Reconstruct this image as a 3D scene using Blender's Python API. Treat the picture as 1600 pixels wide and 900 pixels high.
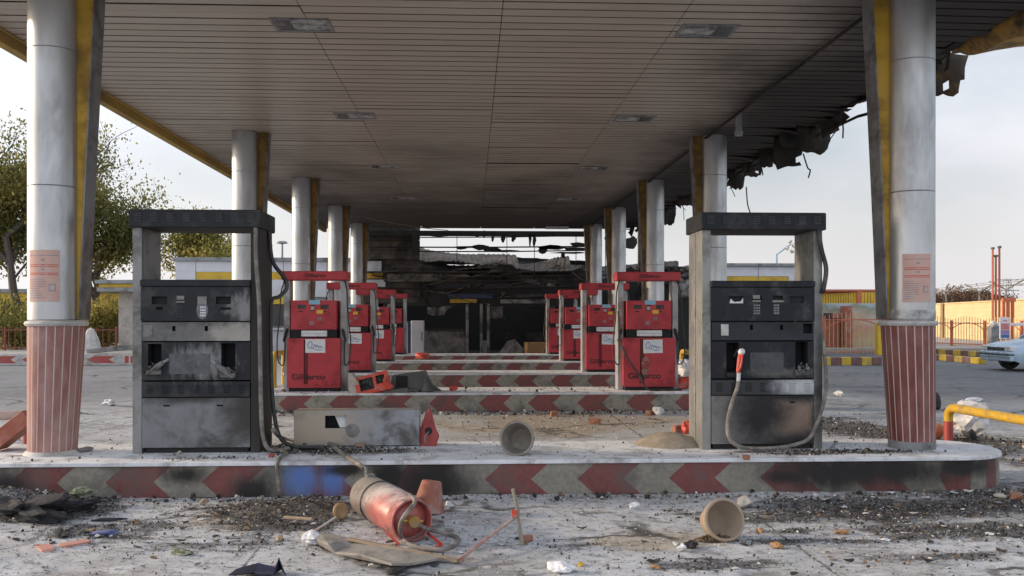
import bpy, bmesh, math, random
import numpy as np
from mathutils import Vector, Matrix, Euler

# ---------------------------------------------------------------- scene, camera, light
for o in list(bpy.data.objects):
    bpy.data.objects.remove(o, do_unlink=True)
scene = bpy.context.scene
COL = scene.collection
R = math.radians
F = 1400.0
TH = math.atan(63 / F)
HZ = 495.0
CAMZ = 1.5

cam_data = bpy.data.cameras.new('camera')
cam = bpy.data.objects.new('camera', cam_data)
COL.objects.link(cam)
cam.location = (0, 0, CAMZ)
cam.rotation_euler = (R(90), 0, -TH)
cam_data.sensor_width = 36
cam_data.lens = F / 1600 * 36
cam_data.shift_y = (HZ - 450) / 1600
cam_data.clip_start = 0.05
cam_data.clip_end = 5000
scene.camera = cam

SUN_AZ, SUN_EL = R(-80), R(15)          # azimuth from +Y, clockwise; low, front left
sd = Vector((math.sin(SUN_AZ) * math.cos(SUN_EL), math.cos(SUN_AZ) * math.cos(SUN_EL), math.sin(SUN_EL)))
sl = bpy.data.lights.new('sun', 'SUN')
sl.energy = 2.6
sl.angle = R(4.0)
sl.color = (1.0, 0.80, 0.58)
sun = bpy.data.objects.new('sun', sl)
COL.objects.link(sun)
sun.location = (0, 0, 30)
sun.rotation_euler = sd.to_track_quat('Z', 'Y').to_euler()

world = bpy.data.worlds.new('World')
scene.world = world
world.use_nodes = True
wn = world.node_tree
wn.nodes.clear()
w_out = wn.nodes.new('ShaderNodeOutputWorld')
w_bg = wn.nodes.new('ShaderNodeBackground')
w_bg.inputs['Strength'].default_value = 0.15
w_sky = wn.nodes.new('ShaderNodeTexSky')
w_sky.sky_type = 'NISHITA'
w_sky.sun_disc = False
w_sky.sun_elevation = SUN_EL
w_sky.sun_rotation = SUN_AZ
w_sky.dust_density = 2.0
w_sky.air_density = 1.0
w_tc = wn.nodes.new('ShaderNodeTexCoord')
w_map = wn.nodes.new('ShaderNodeMapping')
w_map.inputs['Scale'].default_value = (1.0, 1.0, 2.2)
w_map.inputs['Location'].default_value = (0.35, 0.1, 0.23)
w_n = wn.nodes.new('ShaderNodeTexNoise')
w_n.inputs['Scale'].default_value = 2.3
w_n.inputs['Detail'].default_value = 7
w_n.inputs['Roughness'].default_value = 0.5
w_r = wn.nodes.new('ShaderNodeMapRange')
w_r.inputs['From Min'].default_value = 0.40
w_r.inputs['From Max'].default_value = 0.66
w_r.inputs['To Min'].default_value = 0.15
w_r.inputs['To Max'].default_value = 0.97
w_mix = wn.nodes.new('ShaderNodeMix')
w_mix.data_type = 'RGBA'
w_mix.inputs['B'].default_value = (6.2, 6.3, 6.75, 1)
L = wn.links.new
L(w_tc.outputs['Generated'], w_map.inputs['Vector'])
L(w_map.outputs['Vector'], w_n.inputs['Vector'])
L(w_n.outputs['Fac'], w_r.inputs['Value'])
L(w_r.outputs['Result'], w_mix.inputs['Factor'])
L(w_sky.outputs['Color'], w_mix.inputs['A'])
w_sep = wn.nodes.new('ShaderNodeSeparateXYZ')
L(w_tc.outputs['Generated'], w_sep.inputs[0])
def w_lin(sock, a, b):
    m = wn.nodes.new('ShaderNodeMath'); m.operation = 'MULTIPLY_ADD'
    L(sock, m.inputs[0]); m.inputs[1].default_value = a
    if isinstance(b, float): m.inputs[2].default_value = b
    else: L(b, m.inputs[2])
    return m.outputs[0]
# sky dimmed ahead and right, with added boost behind and overhead to light ground
w_f = w_lin(w_sep.outputs['Y'], -.26, w_lin(w_sep.outputs['X'], -.14, w_lin(w_sep.outputs['Z'], .15, 1.03)))
w_mul = wn.nodes.new('ShaderNodeVectorMath'); w_mul.operation = 'SCALE'
w_h = wn.nodes.new('ShaderNodeMapRange'); w_h.interpolation_type = 'SMOOTHSTEP'
L(w_sep.outputs['Z'], w_h.inputs['Value'])
for k_, v_ in (('From Min', .0), ('From Max', .26), ('To Min', .97), ('To Max', .0)): w_h.inputs[k_].default_value = v_
w_hz = wn.nodes.new('ShaderNodeMix'); w_hz.data_type = 'RGBA'          # hazy, faintly warm air low over the horizon
w_hz.inputs['B'].default_value = (5.75, 5.6, 5.7, 1)
L(w_h.outputs['Result'], w_hz.inputs['Factor']); L(w_mix.outputs['Result'], w_hz.inputs['A'])
L(w_hz.outputs['Result'], w_mul.inputs[0]); L(w_f, w_mul.inputs['Scale'])
L(w_mul.outputs[0], w_bg.inputs['Color'])
L(w_bg.outputs['Background'], w_out.inputs['Surface'])

scene.view_settings.view_transform = 'Standard'
scene.view_settings.look = 'None'
scene.view_settings.gamma = 1
scene.view_settings.exposure = 0.4
scene.view_settings.use_curve_mapping = False
scene.render.engine = 'CYCLES'
scene.cycles.max_bounces = 8
scene.cycles.diffuse_bounces = 5

rng = random.Random(7)

# ---------------------------------------------------------------- geometry of the view (for measuring real positions)
def U(px, py, Y):
    u, v = (px - 800) / F, (HZ - py) / F
    X, Yd = u * math.cos(TH) + math.sin(TH), -u * math.sin(TH) + math.cos(TH)
    t = Y / Yd
    return Vector((X * t, Y, CAMZ + v * t))

def P(px, py, Z=0.0):
    u, v = (px - 800) / F, (HZ - py) / F
    X, Yd = u * math.cos(TH) + math.sin(TH), -u * math.sin(TH) + math.cos(TH)
    t = (Z - CAMZ) / v
    return Vector((X * t, Yd * t, Z))

# ---------------------------------------------------------------- object helpers
def tag(o, label=None, cat=None, group=None, kind=None):
    if label: o['label'] = label
    if cat: o['category'] = cat
    if group: o['group'] = group
    if kind: o['kind'] = kind
    return o

def thing(name, label, cat, loc=(0, 0, 0), rotz=0.0, group=None, rot=None):
    o = bpy.data.objects.new(name, None)
    COL.objects.link(o)
    o.empty_display_size = 0.2
    o.location = loc
    o.rotation_euler = rot if rot else (0, 0, rotz)
    return tag(o, label, cat, group)

def copy_tree(o, parent=None):
    c = o.copy()
    COL.objects.link(c)
    if parent: c.parent = parent
    for ch in list(o.children):
        copy_tree(ch, c)
    return c

def catmull(pts, n=8):
    pts = [Vector(p) for p in pts]
    if len(pts) < 3: return pts
    out = []
    e = [2 * pts[0] - pts[1]] + pts + [2 * pts[-1] - pts[-2]]
    for i in range(1, len(e) - 2):
        p0, p1, p2, p3 = e[i - 1:i + 3]
        for k in range(n):
            t = k / n
            out.append(0.5 * (2 * p1 + (p2 - p0) * t + (2 * p0 - 5 * p1 + 4 * p2 - p3) * t * t + (3 * p1 - p0 - 3 * p2 + p3) * t ** 3))
    out.append(pts[-1])
    return out

class MB:
    def __init__(s):
        s.v, s.f, s.m = [], [], []
    def add(s, vs, fs, mi=0):
        b = len(s.v)
        s.v += [tuple(v) for v in vs]
        for f in fs:
            s.f.append(tuple(b + i for i in f))
            s.m.append(mi)
        return s
    def box(s, x0, x1, y0, y1, z0, z1, mi=0, M=None):
        vs = [Vector(p) for p in ((x0, y0, z0), (x1, y0, z0), (x1, y1, z0), (x0, y1, z0), (x0, y0, z1), (x1, y0, z1), (x1, y1, z1), (x0, y1, z1))]
        if M: vs = [M @ v for v in vs]
        return s.add(vs, [(0, 3, 2, 1), (4, 5, 6, 7), (0, 1, 5, 4), (1, 2, 6, 5), (2, 3, 7, 6), (3, 0, 4, 7)], mi)
    def cyl(s, p0, p1, r0, r1=None, n=16, mi=0, caps=True):
        r1 = r0 if r1 is None else r1
        return s.tube([p0, p1], [r0, r1], n, mi, caps)
    def tube(s, pts, r, n=8, mi=0, caps=True):
        pts = [Vector(p) for p in pts]
        m = len(pts)
        rs = r if isinstance(r, (list, tuple)) else [r] * m
        ref = None
        rings = []
        for i in range(m):
            t = (pts[min(i + 1, m - 1)] - pts[max(i - 1, 0)])
            t = t.normalized() if t.length > 1e-9 else Vector((0, 0, 1))
            if ref is None:
                ref = Vector((0, 0, 1)) if abs(t.z) < 0.9 else Vector((1, 0, 0))
            a = (ref - t * ref.dot(t))
            a = a.normalized() if a.length > 1e-6 else t.orthogonal().normalized()
            ref = a
            b = t.cross(a)
            rings.append([pts[i] + rs[i] * (a * math.cos(2 * math.pi * k / n) + b * math.sin(2 * math.pi * k / n)) for k in range(n)])
        vs = [p for rg in rings for p in rg]
        fs = [(i * n + k, i * n + (k + 1) % n, (i + 1) * n + (k + 1) % n, (i + 1) * n + k) for i in range(m - 1) for k in range(n)]
        if caps:
            fs += [tuple(range(n - 1, -1, -1)), tuple((m - 1) * n + k for k in range(n))]
        return s.add(vs, fs, mi)
    def lathe(s, prof, n=24, M=None, mi=0, close=False):
        vs, fs = [], []
        m = len(prof)
        for r_, z in prof:
            for k in range(n):
                a = 2 * math.pi * k / n
                vs.append(Vector((r_ * math.cos(a), r_ * math.sin(a), z)))
        for i in range(m - 1):
            for k in range(n):
                fs.append((i * n + k, i * n + (k + 1) % n, (i + 1) * n + (k + 1) % n, (i + 1) * n + k))
        if prof[0][0] > 1e-5 and close: fs.append(tuple(range(n - 1, -1, -1)))
        if prof[-1][0] > 1e-5 and close: fs.append(tuple((m - 1) * n + k for k in range(n)))
        if M: vs = [M @ v for v in vs]
        return s.add(vs, fs, mi)
    def prism(s, poly, y0, y1, mi=0, M=None):
        n = len(poly)
        vs = [Vector((x, y0, z)) for x, z in poly] + [Vector((x, y1, z)) for x, z in poly]
        if M: vs = [M @ v for v in vs]
        fs = [tuple(range(n)), tuple(range(2 * n - 1, n - 1, -1))] + [(k, n + k, n + (k + 1) % n, (k + 1) % n) for k in range(n)]
        return s.add(vs, fs, mi)
    def panel(s, x0, x1, z0, z1, yf, depth, holes=(), mi=0, hole_mi=1, back=None):
        """front plate at y=yf facing -y, with real recesses"""
        xs = sorted({x0, x1, *[h[0] for h in holes], *[h[1] for h in holes]})
        zs = sorted({z0, z1, *[h[2] for h in holes], *[h[3] for h in holes]})
        for i in range(len(xs) - 1):
            for j in range(len(zs) - 1):
                cx, cz = (xs[i] + xs[i + 1]) / 2, (zs[j] + zs[j + 1]) / 2
                if any(h[0] < cx < h[1] and h[2] < cz < h[3] for h in holes): continue
                s.add([(xs[i], yf, zs[j]), (xs[i + 1], yf, zs[j]), (xs[i + 1], yf, zs[j + 1]), (xs[i], yf, zs[j + 1])], [(0, 1, 2, 3)], mi)
        for h in holes:
            d = h[4] if len(h) > 4 else 0.05
            a, b, c, e = h[:4]
            s.add([(a, yf, c), (b, yf, c), (b, yf, e), (a, yf, e), (a, yf + d, c), (b, yf + d, c), (b, yf + d, e), (a, yf + d, e)],
                  [(0, 4, 5, 1), (1, 5, 6, 2), (2, 6, 7, 3), (3, 7, 4, 0), (4, 7, 6, 5)], hole_mi)
        yb = yf + depth
        s.add([(x0, yf, z0), (x1, yf, z0), (x1, yf, z1), (x0, yf, z1), (x0, yb, z0), (x1, yb, z0), (x1, yb, z1), (x0, yb, z1)],
              [(0, 4, 5, 1), (1, 5, 6, 2), (2, 6, 7, 3), (3, 7, 4, 0), (4, 7, 6, 5)], mi)
        return s
    def build(s, name, mats, parent=None, bevel=0.0, seg=2, smooth=True, loc=None, rot=None, ang=38, solid=0.0, weld=False):
        me = bpy.data.meshes.new(name)
        me.from_pydata(s.v, [], s.f)
        if not isinstance(mats, (list, tuple)): mats = [mats]
        for m in mats: me.materials.append(m)
        me.polygons.foreach_set('material_index', s.m)
        if weld:
            bm = bmesh.new(); bm.from_mesh(me)
            bmesh.ops.remove_doubles(bm, verts=bm.verts, dist=1e-4)
            bmesh.ops.recalc_face_normals(bm, faces=bm.faces)
            bm.to_mesh(me); bm.free()
        if smooth:
            me.polygons.foreach_set('use_smooth', [True] * len(me.polygons))
            me.set_sharp_from_angle(angle=R(ang))
        me.update()
        o = bpy.data.objects.new(name, me)
        COL.objects.link(o)
        if parent: o.parent = parent
        if loc is not None: o.location = loc
        if rot is not None: o.rotation_euler = rot
        if solid:
            md = o.modifiers.new('solid', 'SOLIDIFY'); md.thickness = solid; md.offset = 0
        if bevel:
            md = o.modifiers.new('bevel', 'BEVEL'); md.width = bevel; md.segments = seg; md.limit_method = 'ANGLE'; md.angle_limit = R(35)
            md.harden_normals = True
        return o

def text_obj(txt, size, mat, parent, loc, rot=(R(90), 0, 0), extrude=0.002, sx=1.0, shear=0.0, name='lettering', offset=0.0):
    cu = bpy.data.curves.new('lettering', 'FONT')
    cu.body = txt; cu.size = size; cu.extrude = extrude; cu.align_x = 'CENTER'; cu.align_y = 'CENTER'; cu.shear = shear; cu.offset = offset
    t = bpy.data.objects.new('tmp', cu)
    COL.objects.link(t)
    dg = bpy.context.evaluated_depsgraph_get()
    me = bpy.data.meshes.new_from_object(t.evaluated_get(dg))
    bpy.data.objects.remove(t, do_unlink=True)
    me.materials.clear(); me.materials.append(mat)
    o = bpy.data.objects.new(name, me)
    COL.objects.link(o)
    o.parent = parent; o.location = loc; o.rotation_euler = rot; o.scale = (sx, 1, 1)
    return o

# ---------------------------------------------------------------- numpy value noise
def _hash(ix, iy, seed):
    h = (ix.astype(np.int64) * 374761393 + iy.astype(np.int64) * 668265263 + seed * 1442695041) & 0xFFFFFFFF
    h = ((h ^ (h >> 13)) * 1274126177) & 0xFFFFFFFF
    return ((h ^ (h >> 16)) & 0xFFFF) / 65535.0

def vnoise(x, y, seed=0):
    ix, iy = np.floor(x), np.floor(y)
    fx, fy = x - ix, y - iy
    fx, fy = fx * fx * (3 - 2 * fx), fy * fy * (3 - 2 * fy)
    a, b = _hash(ix, iy, seed), _hash(ix + 1, iy, seed)
    c, d = _hash(ix, iy + 1, seed), _hash(ix + 1, iy + 1, seed)
    return (a * (1 - fx) + b * fx) * (1 - fy) + (c * (1 - fx) + d * fx) * fy

def fbm(x, y, seed=0, octv=4, gain=0.5):
    s, a, t = 0, 1.0, 0
    for o in range(octv):
        s = s + a * vnoise(x * 2 ** o, y * 2 ** o, seed + o * 17)
        t += a; a *= gain
    return s / t

# ---------------------------------------------------------------- materials
class NT:
    """small wrapper round a node tree"""
    def __init__(s, name):
        s.mat = bpy.data.materials.new(name)
        s.mat.use_nodes = True
        s.t = s.mat.node_tree
        s.b = s.t.nodes['Principled BSDF']
        s.out = s.t.nodes['Material Output']
    def n(s, kind, **kw):
        nd = s.t.nodes.new(kind)
        for k, v in kw.items(): setattr(nd, k, v)
        return nd
    def l(s, a, b): s.t.links.new(a, b)
    def coords(s, kind='Object', scale=None):
        tc = s.n('ShaderNodeTexCoord')
        o = tc.outputs[kind]
        if scale:
            mp = s.n('ShaderNodeMapping'); mp.inputs['Scale'].default_value = scale
            s.l(o, mp.inputs['Vector']); o = mp.outputs['Vector']
        return o
    def wpos(s):
        return s.n('ShaderNodeNewGeometry').outputs['Position']
    def noise(s, vec, scale, detail=6, rough=0.6, dist=0.0):
        nd = s.n('ShaderNodeTexNoise')
        nd.inputs['Scale'].default_value = scale; nd.inputs['Detail'].default_value = detail
        nd.inputs['Roughness'].default_value = rough; nd.inputs['Distortion'].default_value = dist
        s.l(vec, nd.inputs['Vector'])
        return nd.outputs['Fac']
    def rng(s, val, a, b, c=0.0, d=1.0, smooth=False):
        nd = s.n('ShaderNodeMapRange')
        if smooth: nd.interpolation_type = 'SMOOTHSTEP'
        s.l(val, nd.inputs['Value'])
        for k, v in zip(('From Min', 'From Max', 'To Min', 'To Max'), (a, b, c, d)): nd.inputs[k].default_value = v
        return nd.outputs['Result']
    def math(s, op, a, b=None):
        nd = s.n('ShaderNodeMath', operation=op)
        for i, x in enumerate((a, b)):
            if x is None: continue
            if isinstance(x, (int, float)): nd.inputs[i].default_value = x
            else: s.l(x, nd.inputs[i])
        return nd.outputs[0]
    def mix(s, fac, a, b):
        nd = s.n('ShaderNodeMix', data_type='RGBA')
        for k, x in (('Factor', fac), ('A', a), ('B', b)):
            if isinstance(x, (int, float)): nd.inputs[k].default_value = x
            elif isinstance(x, tuple): nd.inputs[k].default_value = (*x[:3], 1)
            else: s.l(x, nd.inputs[k])
        return nd.outputs['Result']
    def blobs(s, vec, bl, namt=0.6, nscale=5.0, stretch=None):
        """union of soft ellipsoids (centre, radii), roughened by noise"""
        nv = vec
        if stretch:
            mp = s.n('ShaderNodeMapping'); mp.inputs['Scale'].default_value = stretch; s.l(vec, mp.inputs['Vector']); nv = mp.outputs['Vector']
        nz = s.math('MULTIPLY', s.math('SUBTRACT', s.noise(nv, nscale, 8, 0.7), 0.5), namt * (3.4 if stretch else 2.6))
        m = None
        for c, r_ in bl:
            a = s.n('ShaderNodeVectorMath', operation='SUBTRACT'); s.l(vec, a.inputs[0]); a.inputs[1].default_value = c
            d = s.n('ShaderNodeVectorMath', operation='DIVIDE'); s.l(a.outputs[0], d.inputs[0]); d.inputs[1].default_value = r_
            ln = s.n('ShaderNodeVectorMath', operation='LENGTH'); s.l(d.outputs[0], ln.inputs[0])
            q = s.rng(s.math('ADD', ln.outputs['Value'], nz), 0.25, 1.35, 1, 0, True)
            m = q if m is None else s.math('MAXIMUM', m, q)
        return m
    def bump(s, h, strength=0.3, dist=0.01):
        nd = s.n('ShaderNodeBump'); nd.inputs['Strength'].default_value = strength; nd.inputs['Distance'].default_value = dist
        s.l(h, nd.inputs['Height']); s.l(nd.outputs['Normal'], s.b.inputs['Normal'])
    def done(s, col, rough=0.6, metal=0.0, spec=0.5):
        for k, x in (('Base Color', col), ('Roughness', rough), ('Metallic', metal)):
            if isinstance(x, (int, float)): s.b.inputs[k].default_value = x
            elif isinstance(x, tuple): s.b.inputs[k].default_value = (*x[:3], 1)
            else: s.l(x, s.b.inputs[k])
        s.b.inputs['Specular IOR Level'].default_value = spec
        return s.mat

def pm(name, col, rough=0.6, metal=0.0, var=0.18, scale=5.0, dirt=None, damt=0.5, dscale=3.0, dsoft=0.12, bump=0.15, bscale=60.0, bdist=0.004,
       soot=None, sootcol=(0.018, 0.016, 0.015), snoise=0.5, sscale=5.0, coords='Object', stretch=None, spec=0.5, soot2=None, soot2col=(0.3, 0.3, 0.3), blobstretch=None, sootstretch=None):
    s = NT(name)
    v = s.coords(coords, stretch) if coords != 'World' else s.wpos()
    vb = v if not stretch else (s.coords(coords) if coords != 'World' else s.wpos())
    n1 = s.noise(v, scale, 6, 0.6)
    c = s.mix(s.rng(n1, 0.3, 0.7), tuple(x * (1 - var) for x in col), tuple(min(1, x * (1 + var)) for x in col))
    rr = s.rng(n1, 0.3, 0.7, max(0.03, rough - 0.1), min(1, rough + 0.1))
    mt = metal
    if dirt is not None:
        n2 = s.noise(v, dscale, 9, 0.68, 0.3)
        th = 0.68 - 0.36 * damt
        dm = s.rng(n2, th - dsoft, th + dsoft, 0, 1, True)
        c = s.mix(dm, c, dirt)
        rr = s.mix(dm, rr, (0.85,) * 3)
    if soot2:
        sm = s.blobs(vb, soot2, snoise, sscale * 1.3, blobstretch)
        c = s.mix(sm, c, soot2col)
    if soot:
        sm = s.blobs(vb, soot, snoise, sscale, sootstretch)
        c = s.mix(sm, c, sootcol)
        rr = s.mix(sm, rr, (0.8,) * 3)
        if metal: mt = s.math('MULTIPLY', s.math('SUBTRACT', 1.0, sm), metal)
    if bump: s.bump(s.noise(v, bscale, 5, 0.6), bump, bdist)
    return s.done(c, rr, mt, spec)

MT = {}
MT['steel'] = pm('column_steel', (0.47, 0.475, 0.48), 0.33, 0.85, 0.06, 3, dirt=(0.33, 0.32, 0.31), damt=0.15, dscale=1.6, dsoft=0.25, stretch=(1.5, 1.5, 0.5), bump=0.03)
MT['steel_plain'] = pm('brushed_steel', (0.45, 0.45, 0.45), 0.35, 0.7, 0.12, 6, dirt=(0.14, 0.13, 0.12), damt=0.3, dscale=3)
MT['pump_post'] = pm('pump_post_grey', (0.40, 0.41, 0.41), 0.4, 0.3, 0.1, 5, dirt=(0.24, 0.23, 0.22), damt=0.3)
MT['galv'] = pm('grey_painted_metal', (0.26, 0.27, 0.28), 0.45, 0.3, 0.12, 6, dirt=(0.12, 0.11, 0.1), damt=0.3)
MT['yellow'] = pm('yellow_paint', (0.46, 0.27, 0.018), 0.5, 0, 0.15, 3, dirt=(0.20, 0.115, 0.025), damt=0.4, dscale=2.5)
MT['yellow_band'] = pm('yellow_sheet', (0.62, 0.40, 0.03), 0.5, 0, 0.12, 2, dirt=(0.40, 0.26, 0.05), damt=0.25, dscale=1.5)
MT['fascia'] = pm('faded_yellow_fascia', (0.42, 0.27, 0.05), 0.55, 0, 0.15, 2, dirt=(0.20, 0.14, 0.07), damt=0.45, dscale=1.2, stretch=(1, .3, 1))
MT['white'] = pm('white_cladding', (0.62, 0.63, 0.66), 0.5, 0, 0.07, 1.5, dirt=(0.42, 0.42, 0.43), damt=0.3, dscale=0.8)
MT['black'] = pm('soot_black', (0.022, 0.021, 0.020), 0.85, 0, 0.4, 4, bump=0.4, bscale=25, bdist=0.01)
MT['char'] = pm('charred_sheet', (0.024, 0.022, 0.020), 0.85, 0, 0.5, 1.5, spec=.2, dirt=(0.055, 0.046, 0.038), damt=0.4, dscale=1.3, bump=0.4, bscale=20, bdist=0.01)
MT['char_brown'] = pm('scorched_brown_sheet', (0.085, 0.066, 0.05), 0.75, 0, 0.4, 1.5, dirt=(0.022, 0.02, 0.018), damt=0.5, dscale=1.6, bump=0.3, bscale=20, bdist=0.01)
MT['grey_board'] = pm('grey_panel_board', (0.24, 0.23, 0.22), 0.7, 0, 0.15, 3, dirt=(0.06, 0.055, 0.05), damt=0.45, dscale=2)
MT['rubber'] = pm('black_rubber', (0.022, 0.022, 0.023), 0.55, 0, 0.3, 20, dirt=(0.12, 0.11, 0.1), damt=0.25, dscale=8)
MT['dusty_hose'] = pm('dusty_grey_hose', (0.15, 0.13, 0.115), 0.75, 0, 0.3, 14, dirt=(0.30, 0.27, 0.24), damt=0.4, dscale=9)
MT['dark'] = pm('dark_cavity', (0.012, 0.012, 0.013), 0.8, 0, 0.3, 8)
MT['glass_dark'] = pm('dark_display_glass', (0.02, 0.022, 0.022), 0.2, 0, 0.2, 8, dirt=(0.1, 0.1, 0.1), damt=0.25, dscale=10)
MT['paper'] = pm('white_paper', (0.72, 0.72, 0.73), 0.8, 0, 0.06, 12, dirt=(0.5, 0.47, 0.45), damt=0.2, dscale=9)
MT['ink_blue'] = pm('blue_ink', (0.06, 0.22, 0.42), 0.7, 0, 0.1, 10)
MT['ink_dark'] = pm('dark_ink', (0.045, 0.012, 0.015), 0.6, 0, 0.2, 10)
MT['ink_grey'] = pm('grey_ink', (0.28, 0.28, 0.30), 0.7, 0, 0.2, 10)
MT['ink_red'] = pm('red_ink', (0.52, 0.10, 0.07), 0.7, 0, 0.2, 10)
MT['st_blue'] = pm('pale_blue_sticker', (0.25, 0.48, 0.62), 0.5, 0, 0.1, 10)
MT['st_yellow'] = pm('yellow_sticker', (0.75, 0.45, 0.05), 0.5, 0, 0.1, 10)
MT['red'] = pm('red_pump_paint', (0.47, 0.034, 0.045), 0.42, 0, 0.13, 2.5, dirt=(0.26, 0.03, 0.035), damt=0.35, dscale=2.2, bump=0.05)
MT['red_bright'] = pm('bright_red_plastic', (0.58, 0.06, 0.035), 0.5, 0, 0.2, 6, dirt=(0.45, 0.25, 0.2), damt=0.25, dscale=7)
MT['orange_red'] = pm('orange_red_paint', (0.46, 0.13, 0.07), 0.55, 0, 0.15, 3)
MT['dark_brown'] = pm('dark_brown_opening', (0.06, 0.025, 0.02), 0.7, 0, 0.2, 3)
MT['glass'] = pm('window_glass_dark', (0.03, 0.034, 0.04), 0.12, 0, 0.3, 2)
MT['terracotta'] = pm('terracotta_tile', (0.30, 0.085, 0.05), 0.6, 0, 0.25, 6, dirt=(0.34, 0.22, 0.18), damt=0.35, dscale=5)
MT['wood'] = pm('weathered_wood', (0.34, 0.25, 0.17), 0.75, 0, 0.25, 4, dirt=(0.17, 0.13, 0.1), damt=0.35, dscale=4, stretch=(1, 6, 6))
MT['stone'] = pm('pale_stone', (0.45, 0.41, 0.36), 0.85, 0, 0.2, 8, bump=0.5, bscale=20, bdist=0.01)
MT['brick'] = pm('broken_brick', (0.34, 0.15, 0.09), 0.9, 0, 0.25, 9, dirt=(0.42, 0.35, 0.3), damt=0.35, bump=0.5, bscale=40, bdist=0.01)
# ---------------------------------------------------------------- ground
ISL_X0, ISL_X1 = -4.05, 4.62
ISL = [(7.55, 8.66), (14.2, 15.35), (19.05, 20.2), (23.95, 25.1), (28.4, 29.5)]
COLY = [8.1, 14.75, 19.6, 24.5, 29.0]
HK = 0.295

CHAR = []       # (x, y, rx, ry, strength)
def ch(px, py, rpx, rm, s=1.0, z=0.0):
    c = P(px, py, z)
    CHAR.append((c.x, c.y, rpx * c.y / F, rm, s))
ch(450, 805, 150, .55, .85); ch(40, 800, 120, .45, 1.1); ch(1400, 798, 260, .38, 1.0); ch(1250, 790, 120, .2, .7)
ch(1540, 830, 160, .3, .8); ch(1480, 870, 130, .16, .6); ch(1130, 880, 150, .15, .45); ch(640, 800, 120, .3, .5)
ch(160, 830, 110, .3, .5); ch(330, 850, 160, .3, .35); ch(1340, 670, 75, 1.2, .85); ch(1530, 700, 90, 1.3, .6); ch(1240, 830, 90, .12, .6)
ch(900, 850, 200, .12, .3); ch(1350, 845, 180, .10, .6); ch(860, 673, 25, .5, .4); ch(1600, 770, 120, .5, .6)
TAN = []
def tn(px, py, rpx, rm, s=1.0):
    c = P(px, py); TAN.append((c.x, c.y, rpx * c.y / F, rm, s))
tn(900, 660, 260, 1.6, .9); tn(1000, 845, 130, .35, .7); tn(430, 810, 150, .5, .7); tn(1420, 575, 150, 3, .5); tn(300, 590, 120, 3, .5); tn(1560, 690, 80, .8, .9)

def axis(lo, hi, step, far):
    a = list(np.arange(lo, hi + 1e-6, step)); s = step
    x = hi
    while x < far: s *= 1.35; x += s; a.append(x)
    s = step; x = lo
    while x > -far: s *= 1.35; x -= s; a.insert(0, x)
    return np.array(a)
gx = axis(-6.0, 7.2, 0.05, 1500); gy = axis(4.9, 15.0, 0.045, 1500)
GX, GY = np.meshgrid(gx, gy)
nx_, ny_ = len(gx), len(gy)
near = np.clip(1 - np.maximum(np.maximum(-6 - GX, GX - 7.2), np.maximum(4.9 - GY, GY - 15)) / 4, 0, 1)
def field(lst):
    f = np.zeros_like(GX)
    for x, y, rx, ry, s in lst:
        wob = (fbm(GX * 1.7, GY * 1.7, int(abs(x * 91)) + 3, 4) - .5) * 1.5
        d = np.sqrt(((GX - x) / rx) ** 2 + ((GY - y) / ry) ** 2) + wob
        f = np.maximum(f, s * np.clip(1.35 - d, 0, 1))
    return f
charf = field(CHAR); tanf = field(TAN)
HEAPS = []
def heap(px, py, rpx, rm, h):
    c = P(px, py); HEAPS.append((c.x, c.y, rpx * c.y / F, rm, h))
heap(450, 800, 120, .3, .07); heap(30, 795, 100, .22, .15); heap(1340, 785, 220, .13, .03); heap(1550, 690, 50, .5, .05); heap(1340, 665, 60, .7, .03)
hz = np.zeros_like(GX)
for x, y, rx, ry, h in HEAPS:
    d = ((GX - x) / rx) ** 2 + ((GY - y) / ry) ** 2
    hz += h * np.exp(-d) * (0.5 + fbm(GX * 5, GY * 5, 77, 4))
hz += near * ((fbm(GX * 1.3, GY * 1.3, 5, 3) - .5) * .02 + (fbm(GX * 9, GY * 9, 9, 3) - .5) * .016 + charf * (fbm(GX * 14, GY * 14, 31, 3) - .35) * .035)
# roads on both sides of the canopy are clean asphalt
aspR = np.clip((GX - 5.6 - 1.0 * (fbm(GX * .5, GY * .5, 12, 3) - .5)) / 2.0, 0, 1) * np.clip((GY - 11.5) / 5, 0, 1)
aspL = np.clip((-4.6 - GX) / 2.0, 0, 1) * np.clip((GY - 12.0) / 5, 0, 1) * .75
far = np.clip((np.hypot(GX, GY - 15) - 26) / 10, 0, 1)
asp = np.maximum(np.maximum(aspR, aspL), far * .8)
dust = np.clip(0.30 + .9 * (fbm(GX * .8, GY * .8, 21, 4) - .35) * 1.4, 0, 1)
GV = np.stack([GX.ravel(), GY.ravel(), hz.ravel()], 1)
gi = np.arange(nx_ * ny_).reshape(ny_, nx_)
GFc = np.stack([gi[:-1, :-1].ravel(), gi[:-1, 1:].ravel(), gi[1:, 1:].ravel(), gi[1:, :-1].ravel()], 1)
gm = bpy.data.meshes.new('ground')
gm.vertices.add(len(GV)); gm.vertices.foreach_set('co', GV.ravel())
gm.loops.add(GFc.size); gm.loops.foreach_set('vertex_index', GFc.ravel())
gm.polygons.add(len(GFc)); gm.polygons.foreach_set('loop_start', np.arange(0, GFc.size, 4)); gm.polygons.foreach_set('loop_total', np.full(len(GFc), 4))
gm.polygons.foreach_set('use_smooth', np.ones(len(GFc), dtype=bool))
lane = np.clip(1 - np.abs(GY - 11.6) / 3.6, 0, 1) ** .5 * np.clip((5.5 - np.abs(GX)) / 2, 0, 1)
dust = np.clip(dust + lane * .45, 0, 1)
for nm, arr in (('lane', lane), ('char', charf), ('tan', tanf), ('asp', asp), ('dust', dust)):
    at = gm.attributes.new(nm, 'FLOAT', 'POINT'); at.data.foreach_set('value', arr.ravel().astype(np.float32))
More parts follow.
